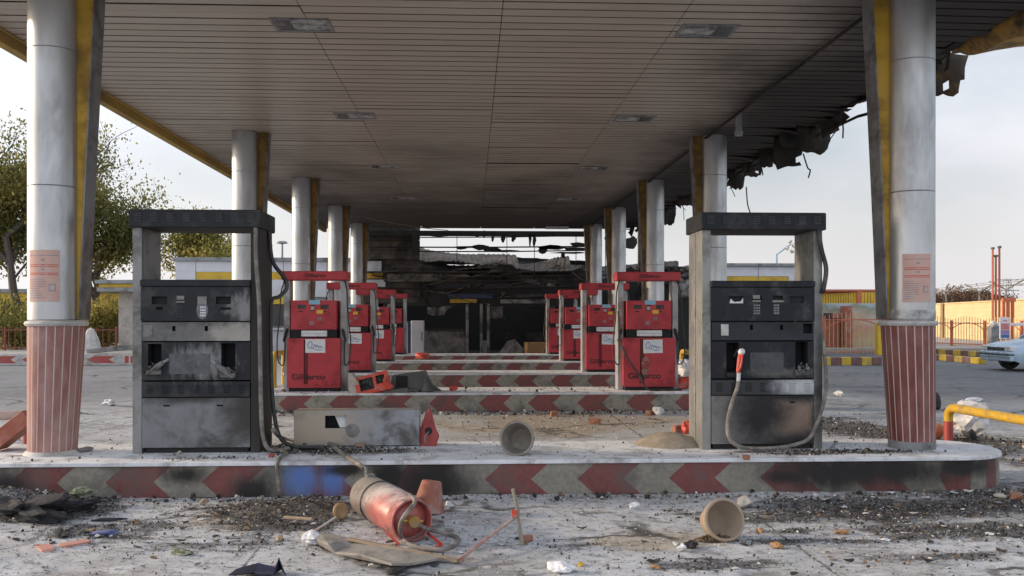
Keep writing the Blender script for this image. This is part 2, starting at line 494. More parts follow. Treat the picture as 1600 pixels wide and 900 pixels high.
gm.update(calc_edges=True)

s = NT('ash_covered_concrete')
v = s.wpos()
def attr(nm): return s.n('ShaderNodeAttribute', attribute_name=nm).outputs['Fac']
n_big = s.noise(v, 0.9, 8, 0.6); n_mid = s.noise(v, 5.0, 9, 0.68); n_fine = s.noise(v, 45, 6, 0.7); n_str = s.noise(s.coords('Object', (1.0, 2.6, 1)), 3.0, 10, 0.72, .4)
conc = s.mix(s.rng(n_mid, .35, .65), (.19, .20, .21), (.32, .33, .345))
ashm = s.rng(s.math('ADD', s.math('MULTIPLY', attr('dust'), .55), s.math('MULTIPLY', n_str, .75)), .42, .68, 0, 1, True)
c = s.mix(ashm, conc, (.51, .52, .54))
c = s.mix(s.math('MULTIPLY', s.rng(s.math('ADD', attr('tan'), s.math('MULTIPLY', s.math('SUBTRACT', n_mid, .5), 1.2)), .25, .8, 0, 1, True), .8), c, (.43, .35, .26))
asph = s.mix(n_fine, (.105, .113, .125), (.17, .178, .19))
asph = s.mix(s.rng(n_str, .52, .72, 0, .75, True), asph, (.38, .355, .32))
c = s.mix(s.math('MULTIPLY', s.rng(s.noise(v, .7, 8, .65), .46, .62, 0, .65, True), s.rng(attr('dust'), .2, .9, 1, .5)), c, (.33, .305, .275))
n_grit = s.noise(s.coords('Object', (1, 1.5, 1)), 9, 12, .78, .3)
c = s.mix(s.math('MULTIPLY', s.rng(n_grit, .50, .60, 0, .78, True), s.math('MULTIPLY', s.rng(attr('lane'), 0, 1, 1, .35), s.rng(s.noise(v, 1.6, 5, .6), .38, .58, .30, 1))), c, (.125, .122, .12))
c = s.mix(s.rng(s.noise(v, 26, 8, .75), .55, .63, 0, .6, True), c, (.10, .097, .094))
c = s.mix(s.rng(s.noise(v, 3.2, 9, .7), .56, .66, 0, .75, True), c, (.62, .64, .67))
c = s.mix(attr('asp'), c, asph)
# cracks and joints filled with soot
vo = s.n('ShaderNodeTexVoronoi', feature='DISTANCE_TO_EDGE'); vo.inputs['Scale'].default_value = 0.55
dv = s.n('ShaderNodeVectorMath', operation='ADD'); nz = s.n('ShaderNodeTexNoise'); nz.inputs['Scale'].default_value = 2.2; nz.inputs['Detail'].default_value = 5
s.l(v, nz.inputs['Vector']); s.l(v, dv.inputs[0])
sc_ = s.n('ShaderNodeVectorMath', operation='SCALE'); sc_.inputs['Scale'].default_value = .55; s.l(nz.outputs['Color'], sc_.inputs[0]); s.l(sc_.outputs[0], dv.inputs[1]); s.l(dv.outputs[0], vo.inputs['Vector'])
sj = s.n('ShaderNodeSeparateXYZ'); s.l(dv.outputs[0], sj.inputs[0]); sj2 = s.n('ShaderNodeSeparateXYZ'); s.l(v, sj2.inputs[0])
wob = s.math('MULTIPLY', s.math('SUBTRACT', n_mid, .5), .05)
jx = s.math('PINGPONG', s.math('ADD', s.math('ADD', sj2.outputs['X'], wob), 50.37), 1.75); jy = s.math('PINGPONG', s.math('ADD', s.math('ADD', sj2.outputs['Y'], wob), 50.9), 1.55)
jnt = s.math('MULTIPLY', s.rng(s.math('MINIMUM', jx, jy), .006, .016, .8, 0, True), s.rng(n_str, .40, .56, .1, 1))
crk = s.math('MULTIPLY', s.rng(vo.outputs['Distance'], .004, .03, 1, 0, True), s.rng(n_big, .45, .6, 0, .85))
# dark flakes and speckles of burnt litter
spk = s.math('MULTIPLY', s.rng(n_fine, .60, .67, 0, 1, True), s.rng(n_big, .35, .6, .15, .75))
flk = s.math('MULTIPLY', s.rng(s.noise(s.coords('Object', (1, 2.2, 1)), 11, 7, .75, .5), .60, .66, 0, 1, True), s.rng(n_mid, .4, .6, .1, .8))
chm = s.rng(s.math('ADD', attr('char'), s.math('MULTIPLY', s.math('SUBTRACT', n_str, .5), 2.1)), .20, .52, 0, .96, True)
chm2 = s.math('MULTIPLY', chm, s.rng(n_fine, .38, .62, 1, .55))
crk = s.math('MAXIMUM', crk, jnt)
dk = s.math('MAXIMUM', s.math('MAXIMUM', crk, chm2), s.math('MULTIPLY', s.math('MAXIMUM', spk, flk), .62))
c = s.mix(dk, c, (.030, .027, .025))
s.bump(s.math('ADD', s.math('MULTIPLY', n_fine, .5), s.math('ADD', n_mid, s.math('MULTIPLY', dk, -.4))), .55, .02)
MT['ground'] = s.done(c, .92, 0, .25)
gm.materials.append(MT['ground'])
ground = bpy.data.objects.new('ground', gm); COL.objects.link(ground); tag(ground, kind='structure')

def gz(x, y):
    j = int(np.clip(np.searchsorted(gx, x) - 1, 0, nx_ - 2)); i = int(np.clip(np.searchsorted(gy, y) - 1, 0, ny_ - 2))
    return float(max(hz[i, j], hz[i + 1, j + 1], hz[i, j + 1], hz[i + 1, j]))

# ---------------------------------------------------------------- pump islands
def island_outline(x0, x1, yf, yb, n=14):
    r_ = (yb - yf) / 2
    def at(sv):
        Ls = (x1 - r_) - (x0 + r_); La = math.pi * r_
        if sv < 0:                                  # left round end, going backwards
            a = -sv / r_
            return Vector((x0 + r_ - r_ * math.sin(a), (yf + yb) / 2 - r_ * math.cos(a), 0))
        if sv <= Ls: return Vector((x0 + r_ + sv, yf, 0))
        a = (sv - Ls) / r_
        if a <= math.pi: return Vector((x1 - r_ + r_ * math.sin(a), (yf + yb) / 2 - r_ * math.cos(a), 0))
        return Vector((x1 - r_ - (sv - Ls - La), yb, 0))
    return at, r_, (x1 - r_) - (x0 + r_)

def kerb_mats(i, soot, blue=None):
    out = []
    k_ = 1.0 if i == 0 else 1.35
    for nm, col, d in (('red', (.175, .050, .045), (.13, .09, .08)), ('grey', (.235, .215, .175), (.13, .12, .105))):
        col = tuple(q * k_ for q in col)
        out.append(pm('kerb_tile_%s_%d' % (nm, i), col, .5, 0, .22, 30, dirt=d, damt=.34 if i == 0 else .3, dscale=3, bump=.12, bscale=80, soot=soot, snoise=.42, sscale=3.0, coords='World', sootstretch=(1.6, 1.6, .7),
                      soot2=blue, soot2col=(.09, .17, .42), blobstretch=(8, 8, .45) if blue else None))
    return out
ISLE_LABEL = ['nearest raised kerb island with soot blackened red and grey chevrons', 'second raised island carrying the nearest pair of red pumps',
              'middle raised island behind the fallen red console', 'fourth raised island, far back under the canopy', 'farthest raised island in front of the burnt shop']
def uk(px, py, rx, rz): c = U(px, py, ISL[0][0]); return ((c.x, c.y, c.z), (rx, .5, rz))
SOOT0 = [uk(670, 755, .42, .30), uk(610, 745, .22, .2), uk(1300, 738, .75, .20), uk(1410, 734, .75, .19), uk(1500, 730, .5, .12), uk(1350, 735, .6, .2), uk(290, 742, .2, .10), uk(395, 770, .22, .16), uk(10, 760, .22, .2), uk(760, 780, .5, .06), uk(1230, 745, .3, .10), uk(540, 735, .25, .06)]
for i, (yf, yb) in enumerate(ISL):
    ISL_X0, ISL_X1 = (-5.0, 4.80) if i == 0 else (-4.05, 4.62)
    root = thing('pump_island', ISLE_LABEL[i], 'kerb island', ((ISL_X0 + ISL_X1) / 2, (yf + yb) / 2, 0), group='pump islands')
    off = Vector(root.location)
    at, r_, Ls = island_outline(ISL_X0, ISL_X1, yf, yb)
    h = HK - .035
    per = .392
    ph = (U(902, 755, ISL[0][0]).x - (ISL_X0 + r_)) % (2 * per)
    bnds = []
    sv = -math.pi * r_
    while sv < -.05: bnds.append((sv, 0)); sv += .17
    k = ph - 2 * per
    b0 = []
    while k < Ls - .12:
        if k > .02: b0.append((k, .145 if Ls - k > .25 else .06))
        k += per
    bnds += b0
    sv = Ls + .06
    while sv < Ls + math.pi * r_ + Ls: bnds.append((sv, 0)); sv += .17 if sv < Ls + math.pi * r_ else per
    nfront = sum(1 for q in bnds if q[0] < ph - 1e-6 and q[0] > -1e-6)
    i0 = [j for j, q in enumerate(bnds) if abs(q[0] - ph) < 1e-6][0]
    mb = MB()
    for j in range(len(bnds) - 1):
        (sa, aa), (sb, ab) = bnds[j], bnds[j + 1]
        mi = (j - i0) % 2
        N = 3
        for q in range(N):
            for (t0, t1) in ((0, .5), (.5, 1)):
                vs = []
                for (f_, t_) in ((q / N, t0), ((q + 1) / N, t0), ((q + 1) / N, t1), (q / N, t1)):
                    ss = (sa + aa * abs(2 * t_ - 1)) * (1 - f_) + (sb + ab * abs(2 * t_ - 1)) * f_
                    p = at(ss); vs.append((p.x - off.x, p.y - off.y, t_ * h))
                mb.add(vs, [(0, 1, 2, 3)], mi)
    kb = mb.build('kerb', kerb_mats(i, SOOT0 if i == 0 else None, [uk(470, 748, .16, .20), uk(520, 748, .12, .17)] if i == 0 else None), root, weld=True, smooth=False)
    # top slab with a thin overhanging lip
    ring = []
    rl = r_ + .02
    for k in range(17):
        a = math.pi * k / 16
        ring.append((ISL_X1 - r_ + rl * math.sin(a), (yf + yb) / 2 - rl * math.cos(a)))
    for k in range(17):
        a = math.pi * k / 16
        ring.append((ISL_X0 + r_ - rl * math.sin(a), (yf + yb) / 2 + rl * math.cos(a)))
    tb = MB()
    n = len(ring)
    tb.add([(x - off.x, y - off.y, h + .001) for x, y in ring] + [(x - off.x, y - off.y, HK) for x, y in ring],
           [tuple(range(n - 1, -1, -1)), tuple(range(n, 2 * n))] + [(k, (k + 1) % n, n + (k + 1) % n, n + k) for k in range(n)])
    def ut(px, py, rx, ry): c = P(px, py, HK); return ((c.x, c.y, c.z), (rx, ry, .3))
    sb = [ut(540, 705, .75, .26), ut(470, 702, .4, .25), ut(1330, 706, .7, .14), ut(1250, 708, .4, .1), ut(1180, 706, .3, .08), ut(60, 712, .3, .06)] if i == 0 else None
    tm = pm('ash_on_slab_%d' % i, (.69, .70, .72), .9, 0, .10, 6, dirt=(.36, .345, .33), damt=.30, dscale=5, bump=.4, bscale=60, bdist=.006, soot=sb, snoise=.7, sscale=6, sootcol=(.05, .045, .04), coords='World')
    tb.build('slab', tm, root, bevel=.006, seg=2)

# ---------------------------------------------------------------- canopy
CZ = 4.5
CX0, CX1 = -4.91, 5.40
CYF, CYB = 6.1, 30.6
canopy = thing('canopy', 'large flat slatted canopy roof over the pumps with one burnt torn edge', 'canopy', (.25, 18, CZ))
co = Vector(canopy.location)
s = NT('ceiling_slat')
v = s.wpos()
vs_ = s.n('ShaderNodeMapping'); vs_.inputs['Scale'].default_value = (.35, 5.0, 1); s.l(v, vs_.inputs['Vector'])
nb = s.noise(vs_.outputs['Vector'], 1.4, 7, .65); nl = s.noise(v, .45, 6, .6)
c = s.mix(s.rng(nb, .3, .7), (.37, .32, .268), (.48, .42, .355))
c = s.mix(s.rng(s.noise(vs_.outputs['Vector'], 3, 9, .7), .60, .72, 0, .55, True), c, (.22, .16, .12))
sep = s.n('ShaderNodeSeparateXYZ'); s.l(v, sep.inputs[0])
sx_ = s.math('ADD', sep.outputs['X'], s.math('MULTIPLY', s.math('SUBTRACT', nl, .5), 3.0))
sy_ = s.math('ADD', sep.outputs['Y'], s.math('MULTIPLY', s.math('SUBTRACT', nl, .5), 14.0))
sm = s.math('MAXIMUM', s.rng(sx_, 2.2, 4.5, 0, .97, True), s.rng(sy_, 11, 27, 0, .90, True))
sm = s.math('MAXIMUM', sm, s.math('MULTIPLY', s.rng(s.math('ADD', sep.outputs['X'], s.math('MULTIPLY', s.math('SUBTRACT', sep.outputs['Y'], 12), .12)), 3.6, 5.2, 0, 1, True), .97))
c = s.mix(sm, c, (.020, .018, .016))
MT['slat'] = s.done(c, s.rng(sm, 0, 1, .34, .8), 0.0, .45)
seams = [CX0, -1.66, .30, 2.10]
mb = MB()
nsl = int((CYB - CYF) / .203)
for k in range(nsl):
    y0 = CYF + k * .203
    y1 = y0 + .173
    for a in range(3):
        sg_ = -.006 * (rng.random() < .04) - .016 * (rng.random() < .006)
        mb.box(seams[a] + .004 - co.x, seams[a + 1] - .004 - co.x, y0 - co.y, y1 - co.y, rng.uniform(-.002, .001) + sg_, .004 + sg_)
    # right panel: free end burnt, sagging, uneven
    xe = CX1 + (rng.uniform(-.16, .06) if y0 > 9.5 else rng.uniform(-.05, .05))
    sag = (rng.uniform(0, .10) * (1 if rng.random() < .4 else .25)) if y0 > 9.5 else .01
    xs = [2.104, 3.9, 4.7, 5.05, xe]
    dz = [0, 0, -.1 * sag, -.4 * sag, -sag]
    vs, fs = [], []
    for x_, d_ in zip(xs, dz):
        vs += [(x_ - co.x, y0 - co.y, d_), (x_ - co.x, y1 - co.y, d_), (x_ - co.x, y1 - co.y, d_ + .004), (x_ - co.x, y0 - co.y, d_ + .004)]
    for q in range(4):
        b = q * 4
        fs += [(b, b + 4, b + 5, b + 1), (b + 1, b + 5, b + 6, b + 2), (b + 2, b + 6, b + 7, b + 3), (b + 3, b + 7, b + 4, b)]
    fs += [(0, 1, 2, 3), (19, 18, 17, 16)]
    mb.add(vs, fs)
mb.build('ceiling', MT['slat'], canopy, smooth=False)
MB().box(CX0 - .1 - co.x, 5.34 - co.x, CYF - co.y, CYB - co.y, .08, .75).build('roof_deck', MT['char'], canopy, smooth=False)
fb = MB(); fb.box(CX0 - .12 - co.x, CX0 - co.x, CYF - .1 - co.y, CYB + .05 - co.y, -.13, .9)
fb.box(CX0 - co.x, CX0 + .05 - co.x, CYF - co.y, CYB - co.y, -.02, -.001)
fb.build('fascia', MT['fascia'], canopy, bevel=.01)
MB().box(CX0 - co.x, CX1 + .1 - co.x, CYF - .15 - co.y, CYF - .03 - co.y, -.1, .9).build('front_fascia', MT['fascia'], canopy, bevel=.01)
# surviving, buckled stretch of the fascia on the burnt side
vs, fs = [], []
N = 26
for k in range(N + 1):
    y = 6.1 + (10.15 - 6.1) * k / N
    e = max(0, (y - 8.9) / 1.25)
    low = -.16 + .22 * e ** 2 + .02 * math.sin(y * 5)
    bx = CX1 + .10 + .16 * e + .03 * math.sin(y * 3.1)
    vs += [(bx - co.x, y - co.y, low), (bx + .45 - co.x, y - co.y, low + .05 + .06 * math.sin(y * 4)), (bx + .5 - co.x, y - co.y, .8), (bx - .12 - co.x, y - co.y, .05 + .03 * math.sin(y * 9))]
for k in range(N):
    b = k * 4
    fs += [(b, b + 1, b + 5, b + 4), (b + 1, b + 2, b + 6, b + 5), (b + 3, b, b + 4, b + 7)]
MB().box(5.341 - co.x, 5.47 - co.x, CYF - co.y, 10.3 - co.y, .03, .7).build('edge_beam', MT['char'], canopy, smooth=False)
ff = MB().add(vs, fs).build('scorched_fascia', pm('scorched_fascia_paint', (.40, .23, .05), .55, 0, .2, 2, dirt=(.05, .04, .03), damt=.42, dscale=2.2), canopy, solid=.012)
tag(ff, 'buckled brown scorched strip of yellow fascia on the torn side')

def crumple(px, py, Y, wpx, hpx, seed, name='torn_panel', mat=None, twist=.0):
    """a bent, ragged sheet hanging from the burnt edge"""
    c = U(px, py, Y); r2 = random.Random(seed)
    w, h = wpx * Y / F, hpx * Y / F
    n, m = 7, 6
    vs, fs = [], []
    fold = r2.uniform(.25, .6)
    for j in range(m + 1):
        for i in range(n + 1):
            u, t = i / n - .5, j / m
            x = u * w * (1 - .25 * t * r2.uniform(.6, 1.2)) + .05 * w * math.sin(t * 5 + seed)
            y = .10 * w * math.sin(u * 4 + seed) + (fold * h * max(0, t - .5))
            z = h * .5 - t * h + r2.uniform(-.07, .07) * h
            vs.append((c.x + x - co.x, c.y + y - co.y, c.z + z - co.z))
    for j in range(m):
        for i in range(n):
            if j > 3 and r2.random() < .10: continue
            a = j * (n + 1) + i
            fs.append((a, a + 1, a + n + 2, a + n + 1))
    return MB().add(vs, fs).build(name, mat or MT['char'], canopy, solid=.008)
r8 = random.Random(77)
vs, fs = [], []
y = 10.4; prev = None
while y < 30.3:
    d = r8.uniform(.03, .14) if r8.random() < .65 else r8.uniform(.14, .34)
    x_ = 5.36 + r8.uniform(-.06, .08)
    row = [(x_ - co.x - .25, y - co.y, .07), (x_ - co.x, y - co.y, .0), (x_ + r8.uniform(-.1, .06) - co.x, y - co.y, -d * .5), (x_ + r8.uniform(-.16, .08) - co.x, y + r8.uniform(-.05, .05) - co.y, -d)]
    b = len(vs); vs += row
    if prev is not None:
        for q in range(3):
            if q == 2 and r8.random() < .35: continue
            fs.append((prev + q, b + q, b + q + 1, prev + q + 1))
    prev = b
    y += r8.uniform(.06, .26)
MB().add(vs, fs).build('charred_fringe', MT['char'], canopy, smooth=False, solid=.01)
for _ in range(26):
    yy_ = r8.uniform(10.6, 29); x_ = 5.3 + r8.uniform(-.1, .15); ln_ = r8.uniform(.15, .6)
    MB().tube(catmull([(x_ - co.x, yy_ - co.y, 0), (x_ + r8.uniform(-.06, .06) - co.x, yy_ + r8.uniform(-.1, .1) - co.y, -ln_ * .5), (x_ + r8.uniform(-.12, .12) - co.x, yy_ + r8.uniform(-.15, .15) - co.y, -ln_)], 4), .008, 4).build('burnt_cable', MT['black'], canopy)
MT['torn'] = pm('burnt_curled_sheet', (.05, .038, .026), .6, .2, .5, 3, dirt=(.20, .12, .035), damt=.26, dscale=4)
crumple(1480, 118, 10.6, 62, 60, 3, mat=MT['torn']); crumple(1466, 80, 10.4, 46, 60, 9, mat=MT['char'])
crumple(1273, 218, 13.8, 56, 40, 5); crumple(1232, 236, 14.6, 52, 50, 8); crumple(1250, 215, 14.2, 70, 30, 14)
crumple(1150, 277, 18.0, 30, 36, 11); crumple(1176, 262, 17.3, 34, 26, 21); crumple(1206, 244, 15.8, 40, 30, 22)
crumple(1046, 334, 24.5, 22, 34, 12); crumple(1072, 312, 22.0, 30, 18, 23); crumple(990, 340, 28.0, 24, 22, 24); crumple(1030, 322, 25.5, 30, 14, 26)
# bare rod and dangling cables along the edge
mb = MB(); mb.tube([U(1452, 152, 11.2) - co, U(1340, 182, 12.3) - co, U(1180, 258, 17) - co, U(1050, 318, 24) - co], .022, 6)
mb.build('edge_rod', MT['char'], canopy)
for pts in ([(1255, 240, 14.2), (1262, 262, 14.2), (1266, 266, 14.2), (1263, 278, 14.2)], [(1166, 292, 17), (1168, 318, 17), (1172, 332, 17)], [(1310, 178, 13), (1317, 195, 13), (1317, 216, 13)], [(1306, 178, 13), (1309, 188, 13), (1303, 196, 13)], [(1185, 246, 16.5), (1190, 262, 16.5), (1192, 274, 16.5)]):
    MB().tube(catmull([U(*p) - co for p in pts], 5), .012, 5).build('burnt_cable', MT['char'], canopy)
# conduit along the ceiling beside the right-hand columns
MB().tube([(3.86 - co.x, 6.2 - co.y, -.045), (3.86 - co.x, 30 - co.y, -.05)], .02, 8).build('conduit_pipe', MT['char'], canopy)
hb = MB(); c = U(1170, 168, 12.6)
hb.cyl((3.92 - co.x, 13.0 - co.y, -.0), (3.92 - co.x, 13.0 - co.y, -.28), .045, .05, 12); hb.cyl((3.92 - co.x, 13.0 - co.y, -.28), (3.92 - co.x, 13.0 - co.y, -.34), .065, .06, 12)
hb.build('ceiling_fitting', MT['galv'], canopy)
MT['lens'] = pm('dirty_light_lens', (.42, .44, .44), .3, 0, .2, 6, dirt=(.12, .12, .115), damt=.5, dscale=4)
for x in (-1.74, 2.46):
    for k, y in enumerate((9.28, 13.45, 17.95, 22.7)):
        fr = MB()
        for a in (-.30, .265): fr.box(x + a - co.x, x + a + .035 - co.x, y - .20 - co.y, y + .20 - co.y, -.014, .02)
        for a in (-.20, .170): fr.box(x - .262 - co.x, x + .262 - co.x, y + a - co.y, y + a + .03 - co.y, -.014, .02)
        f_ = fr.build('ceiling_light', MT['galv'], canopy, bevel=.003)
        MB().box(x - .262 - co.x, x + .262 - co.x, y - .168 - co.y, y + .168 - co.y, -.004, .004).build('lens', MT['lens'], f_, smooth=False)
        MB().box(x + (.08 if x > 0 else -.25) - co.x, x + (.25 if x > 0 else -.10) - co.x, y - .16 - co.y, y + .16 - co.y, -.008, -.0045).build('gear_cover', MT['glass_dark'], f_, smooth=False)
c = U(870, 347, 29.6)
MB().box(c.x - .38 - co.x, c.x + .38 - co.x, 29.4 - co.y, 29.6 - co.y, -.1, -.02).build('tube_light', MT['white'], canopy, bevel=.01)
# sagging wire under the ceiling at the back
MB().tube(catmull([U(545, 335, 24) - co, U(600, 346, 25) - co, U(660, 356, 27) - co, U(700, 360, 29) - co], 6), .012, 5).build('sagging_wire', MT['grey_board'], canopy)

# ---------------------------------------------------------------- columns
MT['coltile'] = pm('column_tile_red', (.17, .042, .035), .45, 0, .25, 9, dirt=(.30, .17, .15), damt=.2, dscale=2.2, dsoft=.2, stretch=(2, 2, .7))
MT['coltile_dusty'] = pm('column_tile_red_dusty', (.23, .075, .065), .55, 0, .22, 9, dirt=(.40, .26, .23), damt=.42, dscale=2.2, dsoft=.25, stretch=(2, 2, .7))
MT['grout'] = pm('column_tile_joint', (.50, .42, .38), .7, 0, .1, 9)
MT['collar'] = pm('column_collar', (.55, .53, .50), .6, 0, .1, 9, dirt=(.3, .28, .26), damt=.35)
MT['poster'] = pm('faded_pink_poster', (.56, .34, .28), .75, 0, .10, 3, dirt=(.55, .42, .38), damt=.4, dscale=5)
MT['finedge'] = pm('grey_fin_edge', (.22, .22, .225), .45, .4, .15, 3, dirt=(.09, .08, .075), damt=.4, dscale=2)
MT['yellow_shaded'] = pm('shaded_yellow_paint', (.24, .135, .014), .55, 0, .2, 3, dirt=(.10, .06, .02), damt=.5)  # darker copy of the fin yellow, shade of the rear rows put into the colour
def column(x, y, side, label, tile, poster=None, band=False):
    """side = +1: fin points to +x. Steel cylinder over a tapering tiled base, with a widening yellow fin"""
    root = thing('canopy_column', label, 'column', (x, y, HK), group='columns carrying the canopy')
    top = CZ - HK - .003
    zc = 1.44 - HK
    r_ = .208
    sh = MB()
    zs = [zc + .03, 2.64 - HK, 3.84 - HK, top]
    for a, b in zip(zs[:-1], zs[1:]):
        sh.lathe([(r_ - .004, a), (r_, a + .006), (r_, b - .006), (r_ - .004, b)], 40)
        sh.lathe([(r_ - .003, b - .009), (r_ - .003, b + .009)], 40, None, 1)
    sf = sh.build('steel_shell', [MT['steel'], MT['finedge']], root, ang=20)
    # tiled base: round below, pulled out towards the fin above; tile stripes with pale joints
    N = 21
    mb = MB()
    z0, z1 = (.07 if band else .0), zc - .01
    def rp(a, z):
        t = z / zc
        rr = .200 + .035 * t
        cx = side * (-.012 + .040 * t)
        return (cx + rr * math.cos(a), rr * math.sin(a), z)
    for k in range(N):
        a0, a1 = 2 * math.pi * k / N, 2 * math.pi * (k + 1) / N
        g = (a1 - a0) * .075
        K = 3
        for (s0, s1, mi, d) in ((a0 + g, a1 - g, 0, 0), (a1 - g, a1 + g, 1, -.002)):
            vs = []
            for zz in (z0, z1):
                for q in range(K + 1):
                    p = rp(s0 + (s1 - s0) * q / K, zz); vs.append((p[0] * (1 + d), p[1] * (1 + d), p[2]))
            mb.add(vs, [(q, q + 1, K + 2 + q, K + 1 + q) for q in range(K)], mi)
    mb.build('tiled_base', [tile, MT['grout']], root)
    cb = MB(); M = Matrix.Translation((side * .028, 0, 0))
    cb.lathe([(.20, zc - .025), (.250, zc - .02), (.262, zc), (.250, zc + .02), (.215, zc + .03)], 36, M)
    cb.build('collar', MT['collar'], root)
    if band:
        MB().lathe([(.203, 0), (.205, .002), (.205, .072), (.19, .076)], 36, Matrix.Translation((-side * .010, 0, 0))).build('base_ring', MT['galv'], root)
    else:
        MB().lathe([(.235, 0), (.222, .02), (.20, .035)], 30, Matrix.Translation((-side * .012, 0, 0))).build('mortar_skirt', MT['collar'], root)
    if band:
        MB().lathe([(r_ + .002, zc + .032), (r_ + .006, zc + .06), (r_ + .003, zc + .085), (r_ + .006, zc + .10), (r_ + .002, zc + .125)], 36).build('foil_band', MT['steel_plain'], root)
    # fin
    w0, w1 = .012, .155
    t = .10
    fm = MB()
    xi = side * (r_ - .03)
    def X_(z): return side * (r_ + w0 + (w1 - w0) * ((z - zc) / (top - zc)) ** 1.15)
    K = 8
    zz = [zc + .035 + (top - zc - .035) * k / K for k in range(K + 1)]
    vs = []
    for z in zz: vs += [(xi, -t + .09, z), (X_(z), -t + .09, z), (X_(z), t + .09, z), (xi, t + .09, z)]
    fs = []
    for k in range(K):
        b = 4 * k
        fs += [(b, b + 1, b + 5, b + 4), (b + 2, b + 3, b + 7, b + 6)]
    fm.add(vs, fs)
    fm.build('fin', MT['yellow'] if y < 10 else MT['yellow_shaded'], root, smooth=False)
    em = MB()
    vs = []
    for z in zz: vs += [(X_(z), -t + .078, z), (X_(z) + side * .014, -t + .078, z), (X_(z) + side * .014, t + .102, z), (X_(z), t + .102, z)]
    fs = []
    for k in range(K):
        b = 4 * k
        fs += [(b + q, b + (q + 1) % 4, b + 4 + (q + 1) % 4, b + 4 + q) for q in range(4)]
    em.add(vs, fs)
    em.build('fin_edge', MT['finedge'], root, bevel=.004)
    if poster:
        a0, a1, z0, z1 = poster
        def sheet(b0, b1, c0, c1, rr, name, mat, par, n=8):
            vs = []
            for zq in (c0, c1):
                for q in range(n + 1):
                    a = b0 + (b1 - b0) * q / n
                    vs.append((rr * math.cos(a), rr * math.sin(a), zq - HK))
            return MB().add(vs, [(q, q + 1, n + 2 + q, n + 1 + q) for q in range(n)]).build(name, mat, par)
        ps = sheet(a0, a1, z0, z1, r_ + .003, 'poster', MT['poster'], root)
        def fr(u0, u1, v0, v1, mat, nm):
            sheet(a0 + (a1 - a0) * u0, a0 + (a1 - a0) * u1, z1 + (z0 - z1) * v1, z1 + (z0 - z1) * v0, r_ + .005, nm, mat, ps, 4)
        for (v0, mt) in ((.10, 'ink_grey'), (.28, 'ink_red'), (.315, 'ink_red'), (.44, 'ink_red'), (.47, 'ink_red')):
            fr(.06, .94, v0, v0 + .014, MT[mt], 'printed_line')
        r3 = random.Random(int(abs(x) * 100))
        for q in range(9):
            fr(.08, r3.uniform(.35, .6), .56 + q * .045, .572 + q * .045, MT['ink_grey'], 'printed_line')
        fr(.68, .88, .66, .80, MT['ink_grey'], 'printed_stamp'); fr(.71, .85, .68, .78, MT['poster'], 'printed_stamp')
        fr(.46, .56, .17, .21, MT['ink_grey'], 'printed_line'); fr(.46, .56, .36, .39, MT['ink_grey'], 'printed_line')
    return root
ORD = ['nearest', 'second', 'third', 'fourth', 'farthest']
colL = [(84, 300), (385, 300), (472, 330), (525, 360), (556, 380)]
colR = [(1423, 300), (1120, 300), (1022, 330), (964, 360), (928, 380)]
for i in range(5):
    y = COLY[i]
    xl, xr = U(colL[i][0], 300, y).x, U(colR[i][0], 300, y).x
    if i: xl, xr = -3.68, 4.03
    if i == 0:
        pl = (R(-128), R(-52), U(70, 472, y).z, U(70, 393, y).z)
        pr = (R(-136), R(-65), U(1430, 473, y).z, U(1430, 399, y).z)
    column(xl, y, 1, '%s column of the left row, %s' % (ORD[i], 'with dusty tiled base and torn pink poster' if i == 0 else 'steel tube with dark fin on its right'), MT['coltile_dusty'] if i == 0 else MT['coltile'], pl if i == 0 else None)
    column(xr, y, -1, '%s column of the right row, %s' % (ORD[i], 'with dark red tiled base and printed pink poster' if i == 0 else 'steel tube with dark yellow fin on its left'), MT['coltile'], pr if i == 0 else None, band=(i == 0))
# ---------------------------------------------------------------- burnt black pumps on the nearest island
def nozzle(parent, M, body_mat, tip_mat, cap_mat=None, name='nozzle'):
    """pump nozzle: grip body, hand guard, spout; built along local -y / z, placed by M"""
    b = MB()
    b.tube([M @ Vector(p) for p in ((0, 0, -.10), (0, -.005, -.02), (0, -.01, .05), (0, .01, .10))], [.017, .023, .026, .022], 10)
    b.tube([M @ Vector(p) for p in ((0, -.055, -.07), (0, -.065, -.01), (0, -.055, .05), (0, -.02, .07))], .008, 6)
    b.tube([M @ Vector(p) for p in ((0, -.02, -.08), (0, -.055, -.07))], .008, 6)
    o = b.build(name, body_mat, parent)
    t = MB().tube([M @ Vector(p) for p in ((0, .01, .10), (0, .05, .13), (0, .11, .12), (0, .17, .08))], [.014, .013, .012, .011], 8)
    t.build('spout', tip_mat, o)
    if cap_mat:
        MB().lathe([(.0, .040), (.022, .036), (.030, .02), (.030, -.005), (.02, -.015)], 14, M @ Matrix.Translation((0, -.012, .085)) @ Matrix.Rotation(R(70), 4, 'X')).build('splash_cap', cap_mat, o)
    return o

